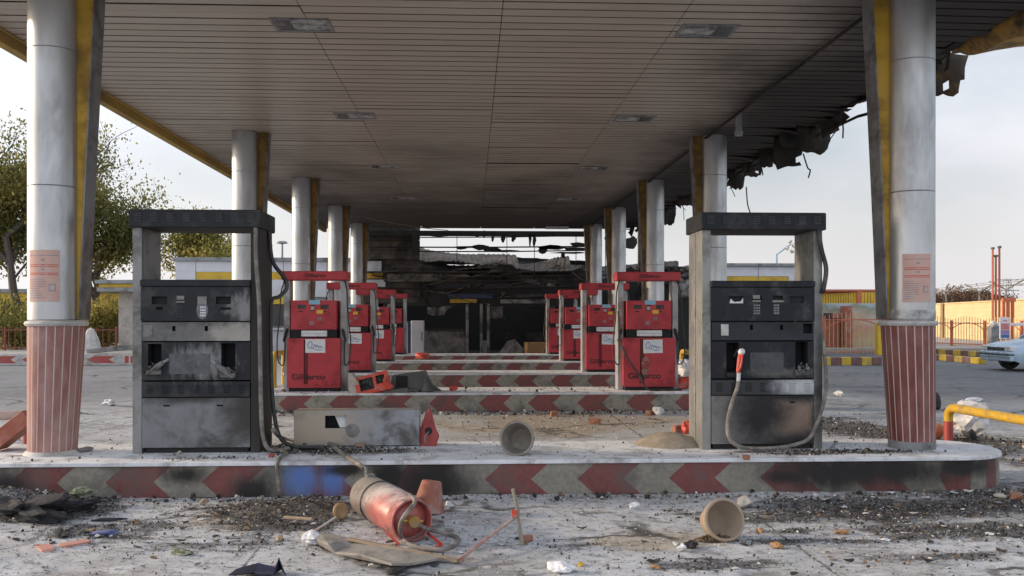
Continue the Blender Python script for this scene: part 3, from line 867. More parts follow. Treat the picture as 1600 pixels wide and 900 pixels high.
MT['louvre'] = pm('louvre_edges', (.075, .077, .082), .6, 0, .3, 9)
def black_pump(loc, label, k):
    root = thing('fuel_pump', label, 'fuel pump', loc, group='burnt black pumps on the nearest island')
    left = (k == 0)
    lx = (lambda p: (p - 306.5) / 177.0) if left else (lambda p: (p - 1191.5) / 173.0)
    lz = (lambda p: (708 - p) / 177.0) if left else (lambda p: (706 - p) / 174.0)
    D = .25
    H = 2.15
    # soot that each fire left on it
    if left:
        s_post = [((.60, 0, 1.0), (.75, 1.6, 3.2))]
        s_low = [((.45, -.25, .35), (.25, .3, .25)), ((-.1, -.25, .5), (.5, .3, .08))]
        s_con = [((.30, -.25, 1.4), (.25, .2, .2))]
        postm = pm('pump_post_left_pump', (.27, .265, .26), .45, .4, .15, 3, dirt=(.14, .13, .12), damt=.3, soot=s_post, sootcol=(.032, .028, .025), snoise=.3)
        lowm = pm('pump_lower_panel_left_pump', (.205, .21, .22), .45, .45, .15, 3.5, dirt=(.11, .105, .10), damt=.4, dscale=2.5, soot=s_low, sootcol=(.05, .045, .042), snoise=.6)
        darkm = pm('pump_dark_panel_left_pump', (.028, .029, .032), .7, 0, .3, 4, spec=.25, dirt=(.075, .073, .07), damt=.2, dscale=4, soot2=[((.42, -.25, 1.28), (.14, .2, .13)), ((.06, -.25, .80), (.25, .2, .16))], soot2col=(.23, .225, .22), snoise=.9, sscale=6, blobstretch=(2.2, 2.2, .7))
        midm = pm('pump_mid_strip_left_pump', (.15, .147, .143), .5, .3, .15, 4, dirt=(.07, .065, .06), damt=.3, soot2=[((.33, -.25, 1.05), (.26, .2, .12))], soot2col=(.34, .32, .29), snoise=1.0, sscale=7)
        louvm = darkm
    else:
        s_post = [((.55, 0, .6), (.12, .5, 1.0))]
        postm = pm('pump_post_right_pump', (.29, .285, .27), .4, .5, .12, 3, dirt=(.2, .19, .17), damt=.3, soot=s_post, snoise=.4)
        lowm = pm('pump_lower_panel_right_pump', (.20, .19, .18), .5, .3, .15, 4, dirt=(.09, .085, .08), damt=.35, dscale=2.5, soot=[((-.02, -.25, .34), (.32, .3, .42)), ((.30, -.25, .05), (.5, .3, .14)), ((.2, -.25, .50), (.6, .3, .10)), ((.54, -.25, .3), (.1, .3, .5))], sootcol=(.016, .015, .015), snoise=.45,
                  soot2=[((.32, -.25, .30), (.32, .3, .26))], soot2col=(.24, .165, .125))
        darkm = pm('pump_dark_panel_right_pump', (.019, .021, .025), .65, 0, .25, 4, spec=.25, dirt=(.085, .08, .08), damt=.2, dscale=5, soot2=[((.16, -.25, .70), (.3, .2, .05))], soot2col=(.12, .115, .11), snoise=1.0, sscale=8)
        midm = pm('pump_mid_strip_right_pump', (.036, .039, .046), .6, 0, .2, 4, spec=.25, dirt=(.03, .03, .03), damt=.3)
        louvm = pm('pump_louvre_right_pump', (.028, .029, .031), .6, 0, .2, 4, soot2=[((.36, -.25, .575), (.28, .2, .10))], soot2col=(.46, .47, .48), snoise=.5, sscale=9)
    # side frames
    for sgn in (-1, 1):
        b = MB().box(sgn * .475 if sgn > 0 else -.555, .555 if sgn > 0 else -.475, -D + .005, D - .005, 0, 1.995)
        b.box(min(sgn * .470, sgn * .475), max(sgn * .470, sgn * .475), -D + .05, D - .05, .02, 1.98)
        b.build('side_frame', postm, root, bevel=.008)
    # cap with louvre groups
    cb = MB().box(-.575, .575, -D - .045, D + .045, 1.992, H)
    cap = cb.build('cap', darkm, root, bevel=.012)
    lv = MB()
    for g in range(8):
        x = -.49 + g * .140
        for q in range(4):
            z = 2.045 + q * .020
            lv.add([(x - .032, -D - .0465, z), (x + .032, -D - .0465, z), (x + .032, -D - .056, z + .011), (x - .032, -D - .056, z + .011)], [(0, 1, 2, 3)])
            lv.add([(x - .032, -D - .056, z + .011), (x + .032, -D - .056, z + .011), (x + .032, -D - .0465, z + .013), (x - .032, -D - .0465, z + .013)], [(0, 1, 2, 3)])
    lv.build('louvres', MT['louvre'], cap, smooth=False)
    X0, X1 = -.470, .470
    yf = -D
    MB().box(X0 + .02, X1 - .02, yf + .03, D - .02, 0, .049).build('plinth', MT['black'], root)
    MB().box(X0 + .01, X1 - .01, D - .06, D - .03, .05, 1.47).build('rear_panel', MT['black'], root)
    # lower panel
    if left: hs = [(lx(256), lx(266), lz(635), lz(632.5), .02), (lx(338), lx(348), lz(635), lz(632.5), .02)]
    else: hs = [(lx(1235), lx(1243), lz(633), lz(630.5), .02)]
    MB().panel(X0, X1, .05, .488, yf, .42, hs, 0, 1).build('lower_panel', [lowm, MT['dark']], root, bevel=.005)
    # louvred strip
    ls = MB().panel(X0, X1, .498, .632, yf - .012, .43)
    lo = ls.build('louvre_strip', louvm, root, bevel=.006)
    lv = MB()
    for g in range(7):
        x = -.40 + g * .134
        for q in range(4):
            z = .528 + q * .021
            lv.add([(x - .028, yf - .0135, z), (x + .028, yf - .0135, z), (x + .028, yf - .021, z + .010), (x - .028, yf - .021, z + .010)], [(0, 1, 2, 3)])
    lv.build('louvres', louvm, lo, smooth=False)
    # nozzle section with two boots
    if left: hs = [(lx(232), lx(253), lz(577), lz(537), .16), (lx(345), lx(367), lz(582), lz(536), .16)]
    else: hs = [(lx(1134), lx(1154), lz(584), lz(537), .16), (lx(1244), lx(1264), lz(582), lz(536), .16)]
    ns = MB().panel(X0, X1, .645, .980, yf + .004, .40, hs, 0, 1)
    nsec = ns.build('nozzle_panel', [darkm, MT['dark']], root, bevel=.005)
    MB().box(lx(265) if left else lx(1172), lx(328) if left else lx(1225), yf + .001, yf + .0035, .70, .88).build('faded_label', pm('faded_label_%d' % k, (.085, .088, .095) if left else (.06, .062, .066), .6, 0, .4, 14, dirt=(.15, .15, .155) if left else (.10, .095, .09), damt=.3, dscale=12), nsec)
    for h in hs:
        MB().box(h[0] - .006, h[1] + .006, yf - .03, yf + .05, h[2] - .045, h[2] - .001).build('boot_tray', midm if left else darkm, nsec, bevel=.008)
    for q, h in enumerate(hs):
        if not left and q == 0: continue
        r7 = random.Random(40 + q + 5 * k); pm_ = MB()
        for _ in range(26):
            cx_, cz_ = r7.uniform(h[0], h[1]), h[2] + abs(r7.gauss(0, .035)) - .01
            w_ = r7.uniform(.012, .035); e_ = Euler((r7.uniform(0, 6), r7.uniform(0, 6), r7.uniform(0, 6))).to_matrix()
            pv = [Vector((cx_, yf - .012 + r7.uniform(-.03, .03), cz_)) + e_ @ Vector(p_) * w_ for p_ in ((-.5, -.3, 0), (.5, -.4, .1), (.6, .3, 0), (-.3, .5, .2), (0, 0, .5))]
            pm_.add(pv, [(0, 1, 4), (1, 2, 4), (2, 3, 4), (3, 0, 4), (3, 2, 1, 0)])
        pm_.build('melted_plastic', MT['grey_board'], nsec, smooth=False)
    # mid strip with slots
    if left: hs = [(lx(270), lx(275), lz(517), lz(509), .05), (lx(320), lx(325), lz(517), lz(509), .05)]
    else: hs = [(lx(1171), lx(1176), lz(517), lz(509), .05), (lx(1219), lx(1224), lz(517), lz(509), .05), (lx(1256), lx(1271), lz(523), lz(507), .08)]
    ms = MB().panel(X0, X1, .992, 1.158, yf - .006, .40, hs, 0, 1).build('mid_strip', [midm, MT['dark']], root, bevel=.005)
    MB().box(lx(226) if left else lx(1125), lx(240) if left else lx(1137), yf - .0105, yf - .006, lz(526), lz(508)).build('cover_plate', MT['grey_board'] if left else MT['collar'], ms, bevel=.002)
    # console, slightly proud, with a lip on top
    if left: hs = [(lx(239.5), lx(263), lz(475), lz(463), .04), (lx(246), lx(257), lz(484), lz(479.5), .03), (lx(338), lx(361), lz(475), lz(463), .04), (lx(345), lx(361), lz(484), lz(480), .02)]
    else: hs = [(lx(1137), lx(1161), lz(475.5), lz(464), .03), (lx(1174), lx(1189), lz(473), lz(463), .03), (lx(1207), lx(1223), lz(473), lz(463), .03), (lx(1234), lx(1256), lz(475), lz(464), .02)]
    con = MB().panel(X0 - .003, X1 + .003, 1.168, 1.470, yf - .022, .44, hs, 0, 1).build('console', [darkm, MT['dark']], root, bevel=.006)
    MB().box(X0 - .008, X1 + .008, yf - .035, D - .03, 1.474, 1.532).build('console_lip', darkm, root, bevel=.008)
    # key pads, card readers
    kp = MB()
    kx, kz = (lx(314), lz(494)) if left else (lx(1208), lz(492))
    for a in range(4):
        for b in range(4):
            kp.box(kx + a * .013, kx + a * .013 + .009, yf - .027, yf - .022, kz + b * .024, kz + b * .024 + .016)
    kp.build('keypad', MT['paper'] if left else MT['galv'], con)
    kp = MB()
    kx, kz = (lx(277), lz(495)) if left else (lx(1176), lz(492))
    for a in range(4):
        for b in range(4):
            kp.box(kx + a * .016, kx + a * .016 + .010, yf - .025, yf - .022, kz + b * .024, kz + b * .024 + .014)
    kp.build('keypad', MT['rubber'] if left else MT['galv'], con)
    rd = MB(); x = lx(277) if left else lx(1174)
    rd.box(x, x + .075, yf - .032, yf - .022, lz(473), lz(470)); rd.box(x + .004, x + .070, yf - .026, yf - .022, lz(468), lz(462))
    rd.build('card_reader', MT['grey_board'], con, bevel=.002)
    if left:
        MB().box(lx(310), lx(324), yf - .028, yf - .022, lz(475), lz(463)).build('card_reader', MT['grey_board'], con, bevel=.002)
        kpad = MB().lathe([(0, .0035), (.085, .003), (.09, 0)], 24, Matrix.Translation((lx(317), yf - .0225, lz(484))) @ Matrix.Rotation(R(90), 4, 'X') @ Matrix.Diagonal((.55, .9, .3, 1)))
        kpad.build('scraped_patch', pm('scraped_patch', (.16, .165, .18), .6, 0, .3, 20), con)
    else:
        MB().box(lx(1206), lx(1224), yf - .03, yf - .022, lz(473.5), lz(470)).build('card_reader', MT['grey_board'], con, bevel=.002)
        g = MB(); g.add([(lx(1138), yf - .012, lz(475)), (lx(1160), yf - .012, lz(475)), (lx(1160), yf - .012, lz(466)), (lx(1156), yf - .012, lz(472)), (lx(1146), yf - .012, lz(473)), (lx(1140), yf - .012, lz(468))], [(0, 1, 2, 3, 4, 5)])
        g.build('broken_screen', MT['paper'], con)
    # nozzles and hoses
    if left:
        for q, (px, pz) in enumerate(((243, 574), (352, 578))):
            M = Matrix.Translation((lx(px), yf + .0, lz(pz + 2))) @ Matrix.Rotation(R(55 if q == 0 else -50), 4, 'Y') @ Matrix.Rotation(R(25), 4, 'X')
            nozzle(root, M, MT['grey_board'], MT['galv'])
        hose = [((.53, -.29, 1.99), (.535, -.30, 1.70), (.56, -.30, 1.35), (.57, -.30, .9), (.58, -.31, .45), (.60, -.32, .16), (.66, -.30, .03), (.80, -.20, .03)),]
        hose2 = ((.57, .05, 1.99), (.60, .06, 1.72), (.70, .08, 1.57), (.725, .08, 1.47), (.66, .06, 1.39), (.60, .04, 1.36), (.59, .03, 1.2), (.60, 0, .8), (.63, -.05, .4), (.70, -.10, .12), (.85, -.12, .03), (1.1, -.14, .03))
        MB().tube(catmull(hose[0], 8), .019, 8).build('hose', MT['dusty_hose'], root)
        MB().tube(catmull(hose2, 8), .019, 8).build('hose', MT['rubber'], root)
    else:
        M = Matrix.Translation((lx(1152), yf - .05, lz(567))) @ Matrix.Rotation(R(12), 4, 'Y') @ Matrix.Rotation(R(-12), 4, 'X')
        nozzle(root, M, MT['red_bright'], MT['galv'], MT['paper'])
        fe = MB().cyl((lx(1151), yf - .035, lz(597)), (lx(1151.5), yf - .04, lz(584)), .019, .019, 10); fe.build('hose_ferrule', MT['paper'], root)
        pts = [(1151, 597, .035), (1148, 610, .05), (1138, 635, .07), (1132, 662, .08), (1134, 685, .09), (1150, 699, .09), (1185, 704, .08), (1225, 700, .07), (1258, 690, .07), (1272, 668, .07), (1283, 640, .06), (1290, 605, .05), (1291, 560, .0), (1289, 520, -.05), (1284, 480, -.1), (1290, 420, -.12), (1285, 390, -.12), (1282, 357, -.12)]
        MB().tube(catmull([(lx(a), yf - d, max(.018, lz(b))) for a, b, d in pts], 6), .0175, 8).build('hose', MT['dusty_hose'], root)
        MB().tube(catmull([(lx(1279), yf - .02, lz(357)), (lx(1283), yf - .04, lz(390)), (lx(1291), yf - .03, lz(420)), (lx(1288), yf - .02, lz(450)), (lx(1286), yf, lz(458))], 6), .022, 8).build('hose', MT['rubber'], root)
        # zig-zag dents in the bright left post come from its worn sheet: a seam strip
        MB().box(-.562, -.5555, -.02, .02, .02, 1.98).build('post_seam', MT['steel_plain'], root)
    return root
pY = P(306, 708, HK).y
cL = U(306.5, 708, pY); cR = U(1191.5, 705, pY)
black_pump((cL.x, pY + .25, HK), 'burnt black fuel pump with a charred right post beside the pink striped column', 0)
black_pump((cR.x, pY + .25, HK), 'burnt black fuel pump with a red nozzle hanging at its front', 1)

# ---------------------------------------------------------------- red pumps, one master and its copies
def red_pump():
    root = thing('fuel_pump', 'x', 'fuel pump', group='red pumps under the canopy')
    D = .24
    PX = 97.0
    for sgn in (-1, 1):
        MB().box(-.505 if sgn < 0 else .405, -.405 if sgn < 0 else .505, -.10, .16, 0, 1.80).build('post', MT['pump_post'], root, bevel=.012)
    capb = MB().box(-.53, .53, -.19, .25, 1.80, 1.945)
    cap = capb.build('cap', MT['red'], root, bevel=.018)
    text_obj('Gilbarco', .085, MT['ink_dark'], cap, (.02, -.1915, 1.873), sx=1.15, offset=.002)
    body = MB().panel(-.425, .425, .06, .86, -D, .46, [(-.155, -.085, .12, .84, .02)], 0, 1).build('lower_body', [MT['red'], pm('red_groove', (.16, .012, .015), .6, 0, .2, 6)], root, bevel=.022, seg=3)
    text_obj('Gilbarco', .125, MT['ink_dark'], body, (-.08, -D - .0015, .235), sx=1.25, offset=.003)
    MB().box(-.40, .40, -D + .02, .20, 0, .06).build('plinth', MT['dark'], root)
    MB().box(-.365, .365, -D + .05, .20, .86, 1.00).build('nozzle_band', MT['dark'], root)
    lab = MB().box(-.20, .215, -D + .020, -D + .0495, .885, .985).build('label_strip', MT['paper'], root, bevel=.012)
    MB().box(-.18, .19, -D + .018, -D + .0199, .932, .938).build('printed_line', MT['ink_grey'], lab)
    hs = [(-.255, -.125, 1.335, 1.40, .015), (.11, .245, 1.335, 1.40, .015), (-.05, .02, 1.30, 1.395, .015), (-.235, -.165, 1.285, 1.30, .012), (.11, .2, 1.28, 1.30, .012), (-.06, .03, 1.165, 1.205, .014)]
    con = MB().panel(-.365, .365, 1.00, 1.47, -D + .01, .44, hs, 0, 1).build('console', [MT['red'], MT['glass_dark']], root, bevel=.014)
    MB().box(-.075, .105, -D + .003, -D + .0095, 1.405, 1.474).build('blue_sticker', MT['st_blue'], con)
    MB().box(.05, .155, -D + .003, -D + .0095, 1.255, 1.315).build('yellow_sticker', MT['st_yellow'], con)
    MB().box(-.045, .015, -D + .003, -D + .0095, 1.315, 1.375).build('card_reader', MT['stone'], con, bevel=.003)
    kp = MB()
    for a in range(3):
        for b in range(3): kp.box(-.065 + a * .026, -.045 + a * .026, -D + .004, -D + .0095, 1.075 + b * .022, 1.092 + b * .022)
    for a in range(2): kp.box(.075 + a * .03, .095 + a * .03, -D + .004, -D + .0095, 1.14, 1.20)
    kp.build('keypad', MT['galv'], con)
    MB().box(-.20, .20, -D + .0065, -D + .0095, 1.035, 1.243).build('keypad_plate', MT['red'], con, bevel=.002)
    pap = MB().box(-.13, .19, -D - .006, -D - .0005, .625, .845).build('paper_notice', MT['paper'], root)
    hw = MB()
    def scr(pts, r_=.0045): hw.tube(catmull([(x, -D - .008, z) for x, z in pts], 5), r_, 4)
    scr([(-.07, .79), (-.09, .75), (-.07, .70), (-.03, .72), (-.02, .78), (-.05, .81), (-.07, .79)])
    scr([(.0, .70), (.02, .76), (.04, .72), (.06, .75), (.08, .71), (.11, .73), (.15, .70)])
    scr([(.02, .68), (.07, .67), (.13, .675)]); scr([(-.03, .70), (.01, .69)])
    hw.build('handwriting', MT['ink_blue'], pap)
    # hanging hoses with nozzle on either side
    for sgn in (1, -1):
        x = sgn * .53
        M = Matrix.Translation((sgn * .445, -.12, 1.02)) @ Matrix.Rotation(R(90 * sgn), 4, 'Z')
        MB().tube(catmull([(sgn * .48, -.12, 1.80), (x, -.18, 1.60), (x + sgn * .02, -.20, 1.2), (x + sgn * .06, -.20, .8), (x + sgn * .04, -.20, .5), (x - sgn * .03, -.18, .42), (x - sgn * .05, -.15, .55), (x - sgn * .05, -.13, .80)], 7), .0105, 6).build('hose', MT['rubber'], root)
        nz = nozzle(root, Matrix.Translation((sgn * .475, -.13, .90)) @ Matrix.Rotation(R(-15 * sgn), 4, 'Y'), MT['rubber'], MT['galv'])
    return root
RP = red_pump()
ROWN = ['front', 'second', 'third', 'farthest']
for i in range(1, 5):
    y = ISL[i][0] + .36 + .24
    for side, px in ((-1, -2.60), (1, 2.92)):
        if i == 1: px = U(490, 560, y - .24).x if side < 0 else U(1015, 560, y - .24).x
        o = RP if (i == 1 and side < 0) else copy_tree(RP)
        o.location = (px, y, HK)
        if o is not RP:
            hs_ = [q for q in o.children if q.name.startswith('hose')]
            nz_q = [q for q in o.children if q.name.startswith('nozzle')]
            if (i * 2 + side) % 3 != 0:
                k_ = (i + (side > 0)) % 2
                for q in [hs_[k_], nz_q[k_]]:
                    for g_ in list(q.children): bpy.data.objects.remove(g_, do_unlink=True)
                    bpy.data.objects.remove(q, do_unlink=True)
            for q in o.children:
                if q.name.startswith('paper_notice'):
                    q.location = (rng.uniform(-.03, .06), 0, rng.uniform(-.03, .01)); q.rotation_euler = (0, R(rng.uniform(-2, 2)), 0)
        o.rotation_euler = (0, 0, R(rng.uniform(-1, 1)))
        extra = {(-1, 1): 'behind the fallen console', (1, 1): 'with pale scraped door', (-1, 2): 'half hidden', (1, 2): 'beside the scraped one', (-1, 3): 'on the fourth island', (1, 3): 'on the fourth island', (-1, 4): 'nearest the shop', (1, 4): 'nearest the shop'}[(side, i)]
        o['label'] = 'red fuel pump %s, %s of the %s red row' % (extra, ROWN[i - 1], 'left' if side < 0 else 'right')
        if i == 1 and side > 0:
            sc = MB()
            r4 = random.Random(3)
            pts = []
            for q in range(22):
                a = 2 * math.pi * q / 22
                pts.append((-.06 + .075 * math.cos(a) * r4.uniform(.6, 1.2), .40 + .17 * math.sin(a) * r4.uniform(.75, 1.15)))
            sc.prism(pts, -.242, -.2405)
            sc.build('pale_scrape', pm('pale_scrape', (.34, .18, .15), .7, 0, .4, 8, dirt=(.30, .05, .05), damt=.45, dscale=10), o, smooth=False)
            MB().tube(catmull([(-.50, -.15, 1.3), (-.47, -.22, .8), (-.35, -.30, .5), (-.18, -.33, .25), (-.05, -.36, .03), (.2, -.4, .02), (.5, -.38, .02)], 7), .016, 7).build('hose', MT['rubber'], o)
# ---------------------------------------------------------------- service building behind: two wings and the burnt middle
def bbox_px(px0, px1, py0, py1, Y):
    a, b = U(px0, py1, Y), U(px1, py0, Y)
    return a.x, b.x, a.z, b.z
YB = 34.0
lw = thing('service_wing', 'low white service wing with a yellow band, left of the burnt shop', 'building', (-7.0, YB + 2, 0))
lo_ = Vector(lw.location)
xl, xr = U(274, 480, YB).x, U(602, 480, YB).x
zt = U(300, 408, YB).z
def lbx(name, x0, x1, y0, y1, z0, z1, mat, par, off, bev=.01):
    return MB().box(x0 - off.x, x1 - off.x, y0 - off.y, y1 - off.y, z0 - off.z, z1 - off.z).build(name, mat, par, bevel=bev)
zy0, zy1 = U(0, 436, YB).z, U(0, 424, YB).z
lbx('wall', xl + .5, xr, YB + .6, YB + 5, 0, zt - .6, MT['white'], lw, lo_)
fs_ = MB()
fs_.box(xl - lo_.x, xr - lo_.x, YB - lo_.y, YB + .58 - lo_.y, zy1, zt); fs_.box(xl - lo_.x, xr - lo_.x, YB - lo_.y, YB + .58 - lo_.y, 2.25, zy0 - .002)
fs_.box(xl - lo_.x, xl + .75 - lo_.x, YB + .003 - lo_.y, YB + .57 - lo_.y, zy0, zy1 - .002)
fs_.build('fascia', MT['white'], lw, smooth=False)
lbx('yellow_band', xl + .75, xr + .02, YB + .01, YB + .5, zy0, zy1 - .002, MT['yellow_band'], lw, lo_)
lbx('roof_cap', xl - .08, xr + .05, YB - .08, YB + 5, zt + .002, zt + .14, MT['galv'], lw, lo_)
x = xl + .75
jm = MB()
while x < xr - .3:
    jm.box(x - .012 - lo_.x, x + .012 - lo_.x, YB - .004 - lo_.y, YB + .01 - lo_.y, 2.26, zt - .01); x += 1.62
jm.build('panel_joint', MT['galv'], lw)
for q, (a, b) in enumerate(((300, 352), (360, 372), (424, 449), (455, 482), (490, 520), (565, 600))):
    x0, x1, z0, z1 = bbox_px(a, b, 474, 512, YB + .55)
    w = MB().box(x0 - lo_.x, x1 - lo_.x, YB + .54 - lo_.y, YB + .64 - lo_.y, z0, z1).build('window', MT['galv'], lw, bevel=.01)
    MB().box(x0 + .06 - lo_.x, x1 - .06 - lo_.x, YB + .535 - lo_.y, YB + .5385 - lo_.y, z0 + .06, z1 - .03).build('pane', MT['glass'], w)
    MB().box(x0 - .05 - lo_.x, x1 + .05 - lo_.x, YB + .40 - lo_.y, YB + .60 - lo_.y, z0 - .08, z0 - .003).build('sill', MT['white'], w)
lbx('window_canopy', U(420, 465, YB).x, U(452, 465, YB).x, YB - .1, YB + .55, U(0, 475, YB).z, U(0, 464, YB).z, MT['yellow_band'], lw, lo_)

rw = thing('service_wing', 'low white service wing with a yellow band, right of the burnt shop', 'building', (10.0, YB + 2, 0))
ro = Vector(rw.location)
xl2, xr2 = U(1088, 480, YB).x, U(1245, 480, YB).x
zt2 = U(1200, 414, YB).z
lbx('wall', xl2, xr2 - .35, YB + .6, YB + 5, 0, zt2 - .6, MT['white'], rw, ro)
zz0, zz1 = U(0, 437, YB).z, U(0, 429, YB).z
f2 = MB()
f2.box(xl2 - ro.x, xr2 - ro.x, YB - ro.y, YB + .58 - ro.y, zz1, zt2 - .05); f2.box(xl2 - ro.x, xr2 - ro.x, YB - ro.y, YB + .58 - ro.y, 2.2, zz0 - .002); f2.box(xr2 - .32 - ro.x, xr2 - ro.x, YB + .003 - ro.y, YB + .57 - ro.y, zz0, zz1 - .002)
f2.build('fascia', MT['white'], rw, smooth=False)
lbx('yellow_band', xl2, xr2 - .32, YB + .01, YB + .5, zz0, zz1 - .002, MT['yellow_band'], rw, ro)
lbx('roof_cap', xl2 - .05, xr2 + .1, YB - .12, YB + 5, zt2 - .048, zt2 + .06, MT['galv'], rw, ro)
lbx('panel_joint', U(1185, 0, YB).x - .02, U(1185, 0, YB).x + .02, YB - .006, YB + .05, 2.3, zt2 - .06, MT['galv'], rw, ro)
lbx('door', U(1064, 0, YB - .5).x, U(1084, 0, YB - .5).x, YB - .5, YB - .42, .15, U(0, 474, YB).z, MT['white'], rw, ro)
lbx('door_sticker', U(1068, 0, YB - .5).x, U(1081, 0, YB - .5).x, YB - .506, YB - .501, U(0, 492, YB).z, U(0, 480, YB).z, MT['poster'], rw, ro)

# burnt shop
SY = 31.6
shop = thing('burnt_shop', 'burnt out shop with charred frame and fallen roof sheets at the far end', 'building', (2.2, SY + 2.5, 0))
so = Vector(shop.location)
def sbx(name, px0, px1, py0, py1, Y, d, mat, bev=0.0):
    x0, x1, z0, z1 = bbox_px(px0, px1, py0, py1, Y)
    return MB().box(x0 - so.x, x1 - so.x, Y - so.y, Y + d - so.y, z0, z1).build(name, mat, shop, bevel=bev)
def smb(name, mb, mat, **k):
    mb.v = [(a - so.x, b - so.y, c) for a, b, c in mb.v]
    return mb.build(name, mat, shop, **k)
MB().box(-4.0 - so.x, 9.2 - so.x, SY - so.y, SY + 6 - so.y, .0, .12).build('floor_slab', MT['black'], shop)
x0, x1 = U(566, 450, SY + 5.5).x, U(1092, 450, SY + 5.5).x
MB().box(x0 - so.x, x1 - so.x, SY + 5.5 - so.y, SY + 5.8 - so.y, .1, 3.55).build('rear_wall', MT['black'], shop)
MB().box(-3.75 - so.x, -3.55 - so.x, SY + .3 - so.y, SY + 5.5 - so.y, .1, 3.4).build('side_wall', MT['black'], shop)
MB().box(8.6 - so.x, 8.8 - so.x, SY + .3 - so.y, SY + 5.5 - so.y, .1, 3.2).build('side_wall', MT['black'], shop)
MB().box(3.1 - so.x, 3.25 - so.x, SY + 1.5 - so.y, SY + 5.5 - so.y, .1, 3.0).build('partition_wall', MT['black'], shop)
# tall charred screen at upper left, reaching the canopy, made of bent cladding strips
r5 = random.Random(11)
mb = MB()
xa, xb = U(570, 400, SY).x, U(656, 400, SY).x
z = 2.2
while z < 4.5:
    h = r5.uniform(.18, .34)
    dy = r5.uniform(-.05, .05); sk = r5.uniform(-.03, .03)
    mb.add([(xa, SY + dy, z), (xb + r5.uniform(-.05, .03), SY + dy, z + sk), (xb, SY + dy + .03, z + h - .012 + sk), (xa, SY + dy + .03, z + h - .012),
            (xa, SY + dy + .03, z), (xb, SY + dy + .03, z + sk), (xb, SY + dy + .05, z + h - .012 + sk), (xa, SY + dy + .05, z + h - .012)],
           [(0, 1, 2, 3), (7, 6, 5, 4), (0, 3, 7, 4), (1, 5, 6, 2), (0, 4, 5, 1), (3, 2, 6, 7)], 0)
    z += h
mb.box(xa, xb - .04, SY + .08, SY + .14, 2.0, 4.55)
smb('cladding_screen', mb, MT['char_brown'], smooth=False)
# fallen corrugated roof sheets
def sheet(pts, mat, nc=40, amp=.010, name='roof_sheet'):
    """corrugated sheet over the quad a,b,c,d"""
    a, b, c, d = [Vector(p) for p in pts]
    nrm = (b - a).cross(d - a).normalized()
    vs, fs = [], []
    for i in range(nc + 1):
        u = i / nc
        for j in range(5):
            v_ = j / 4
            p = a.lerp(b, u).lerp(d.lerp(c, u), v_)
            p = p + nrm * (amp * (1 if i % 2 else -1) + .10 * math.sin(u * 5 + v_ * 3)) + Vector((0, 0, r5.uniform(-.02, .02)))
            vs.append(p)
    for i in range(nc):
        for j in range(4):
            q = i * 5 + j
            fs.append((q, q + 5, q + 6, q + 1))
    m_ = MB().add(vs, fs)
    return smb(name, m_, mat, smooth=False, solid=.02)
MT['roof_scorch'] = pm('scorched_roof_sheet', (.10, .075, .055), .8, 0, .4, 1.2, dirt=(.03, .027, .024), damt=.45, dscale=1.5, bump=.3, bscale=20, bdist=.01)
sheet([U(656, 410, SY + .5), U(815, 418, SY + .3), U(806, 403, SY + 3.5), U(650, 386, SY + 3.5)], MT['roof_scorch'])
sheet([U(700, 424, SY + .2), U(893, 421, SY + .4), U(889, 404, SY + 1.6), U(790, 411, SY + 2.0)], MT['char_brown'])
sheet([U(656, 447, SY + .1), U(830, 441, SY + .1), U(800, 416, SY + .45), U(656, 410, SY + .55)], MT['char'])
sheet([U(648, 414, SY + 3.7), U(940, 414, SY + 3.7), U(940, 410, SY + 3.72), U(648, 392, SY + 3.72)], MT['black'])
sheet([U(800, 447, SY + .15), U(925, 441, SY + .1), U(920, 424, SY + .5), U(780, 424, SY + .45)], MT['char'])
sheet([U(880, 440, SY + .3), U(1060, 440, SY + .3), U(1060, 412, SY + 4), U(880, 412, SY + 4)], MT['black'])
# frame: mullions, rails
for px in (714, 792, 835, 900, 946):
    a, b = U(px, 362, SY - .02), U(px, 446 if px != 900 else 520, SY - .02)
    MB().box(a.x - .011 - so.x, a.x + .011 - so.x, SY - .04 - so.y, SY + .0 - so.y, b.z, min(a.z, 4.49)).build('mullion', MT['char'], shop)
for (p0, p1, py0, py1, r_) in ((572, 930, 386, 385, .025), (656, 930, 371, 368, .018), (572, 935, 425, 424, .03), (600, 935, 432, 431, .028), (600, 935, 439, 438, .03), (572, 930, 451, 447, .03), (656, 935, 393, 391, .022)):
    MB().tube([U(p0, py0, SY - .06) - so, U((p0 + p1) / 2, (py0 + py1) / 2 + 1, SY - .05) - so, U(p1, py1, SY - .06) - so], r_, 6).build('rail', MT['char'], shop)
MB().box(U(570, 0, SY).x - so.x, U(935, 0, SY).x - so.x, SY - .12 - so.y, SY + .1 - so.y, U(0, 366, SY).z, 4.52).build('top_beam', MT['char'], shop)
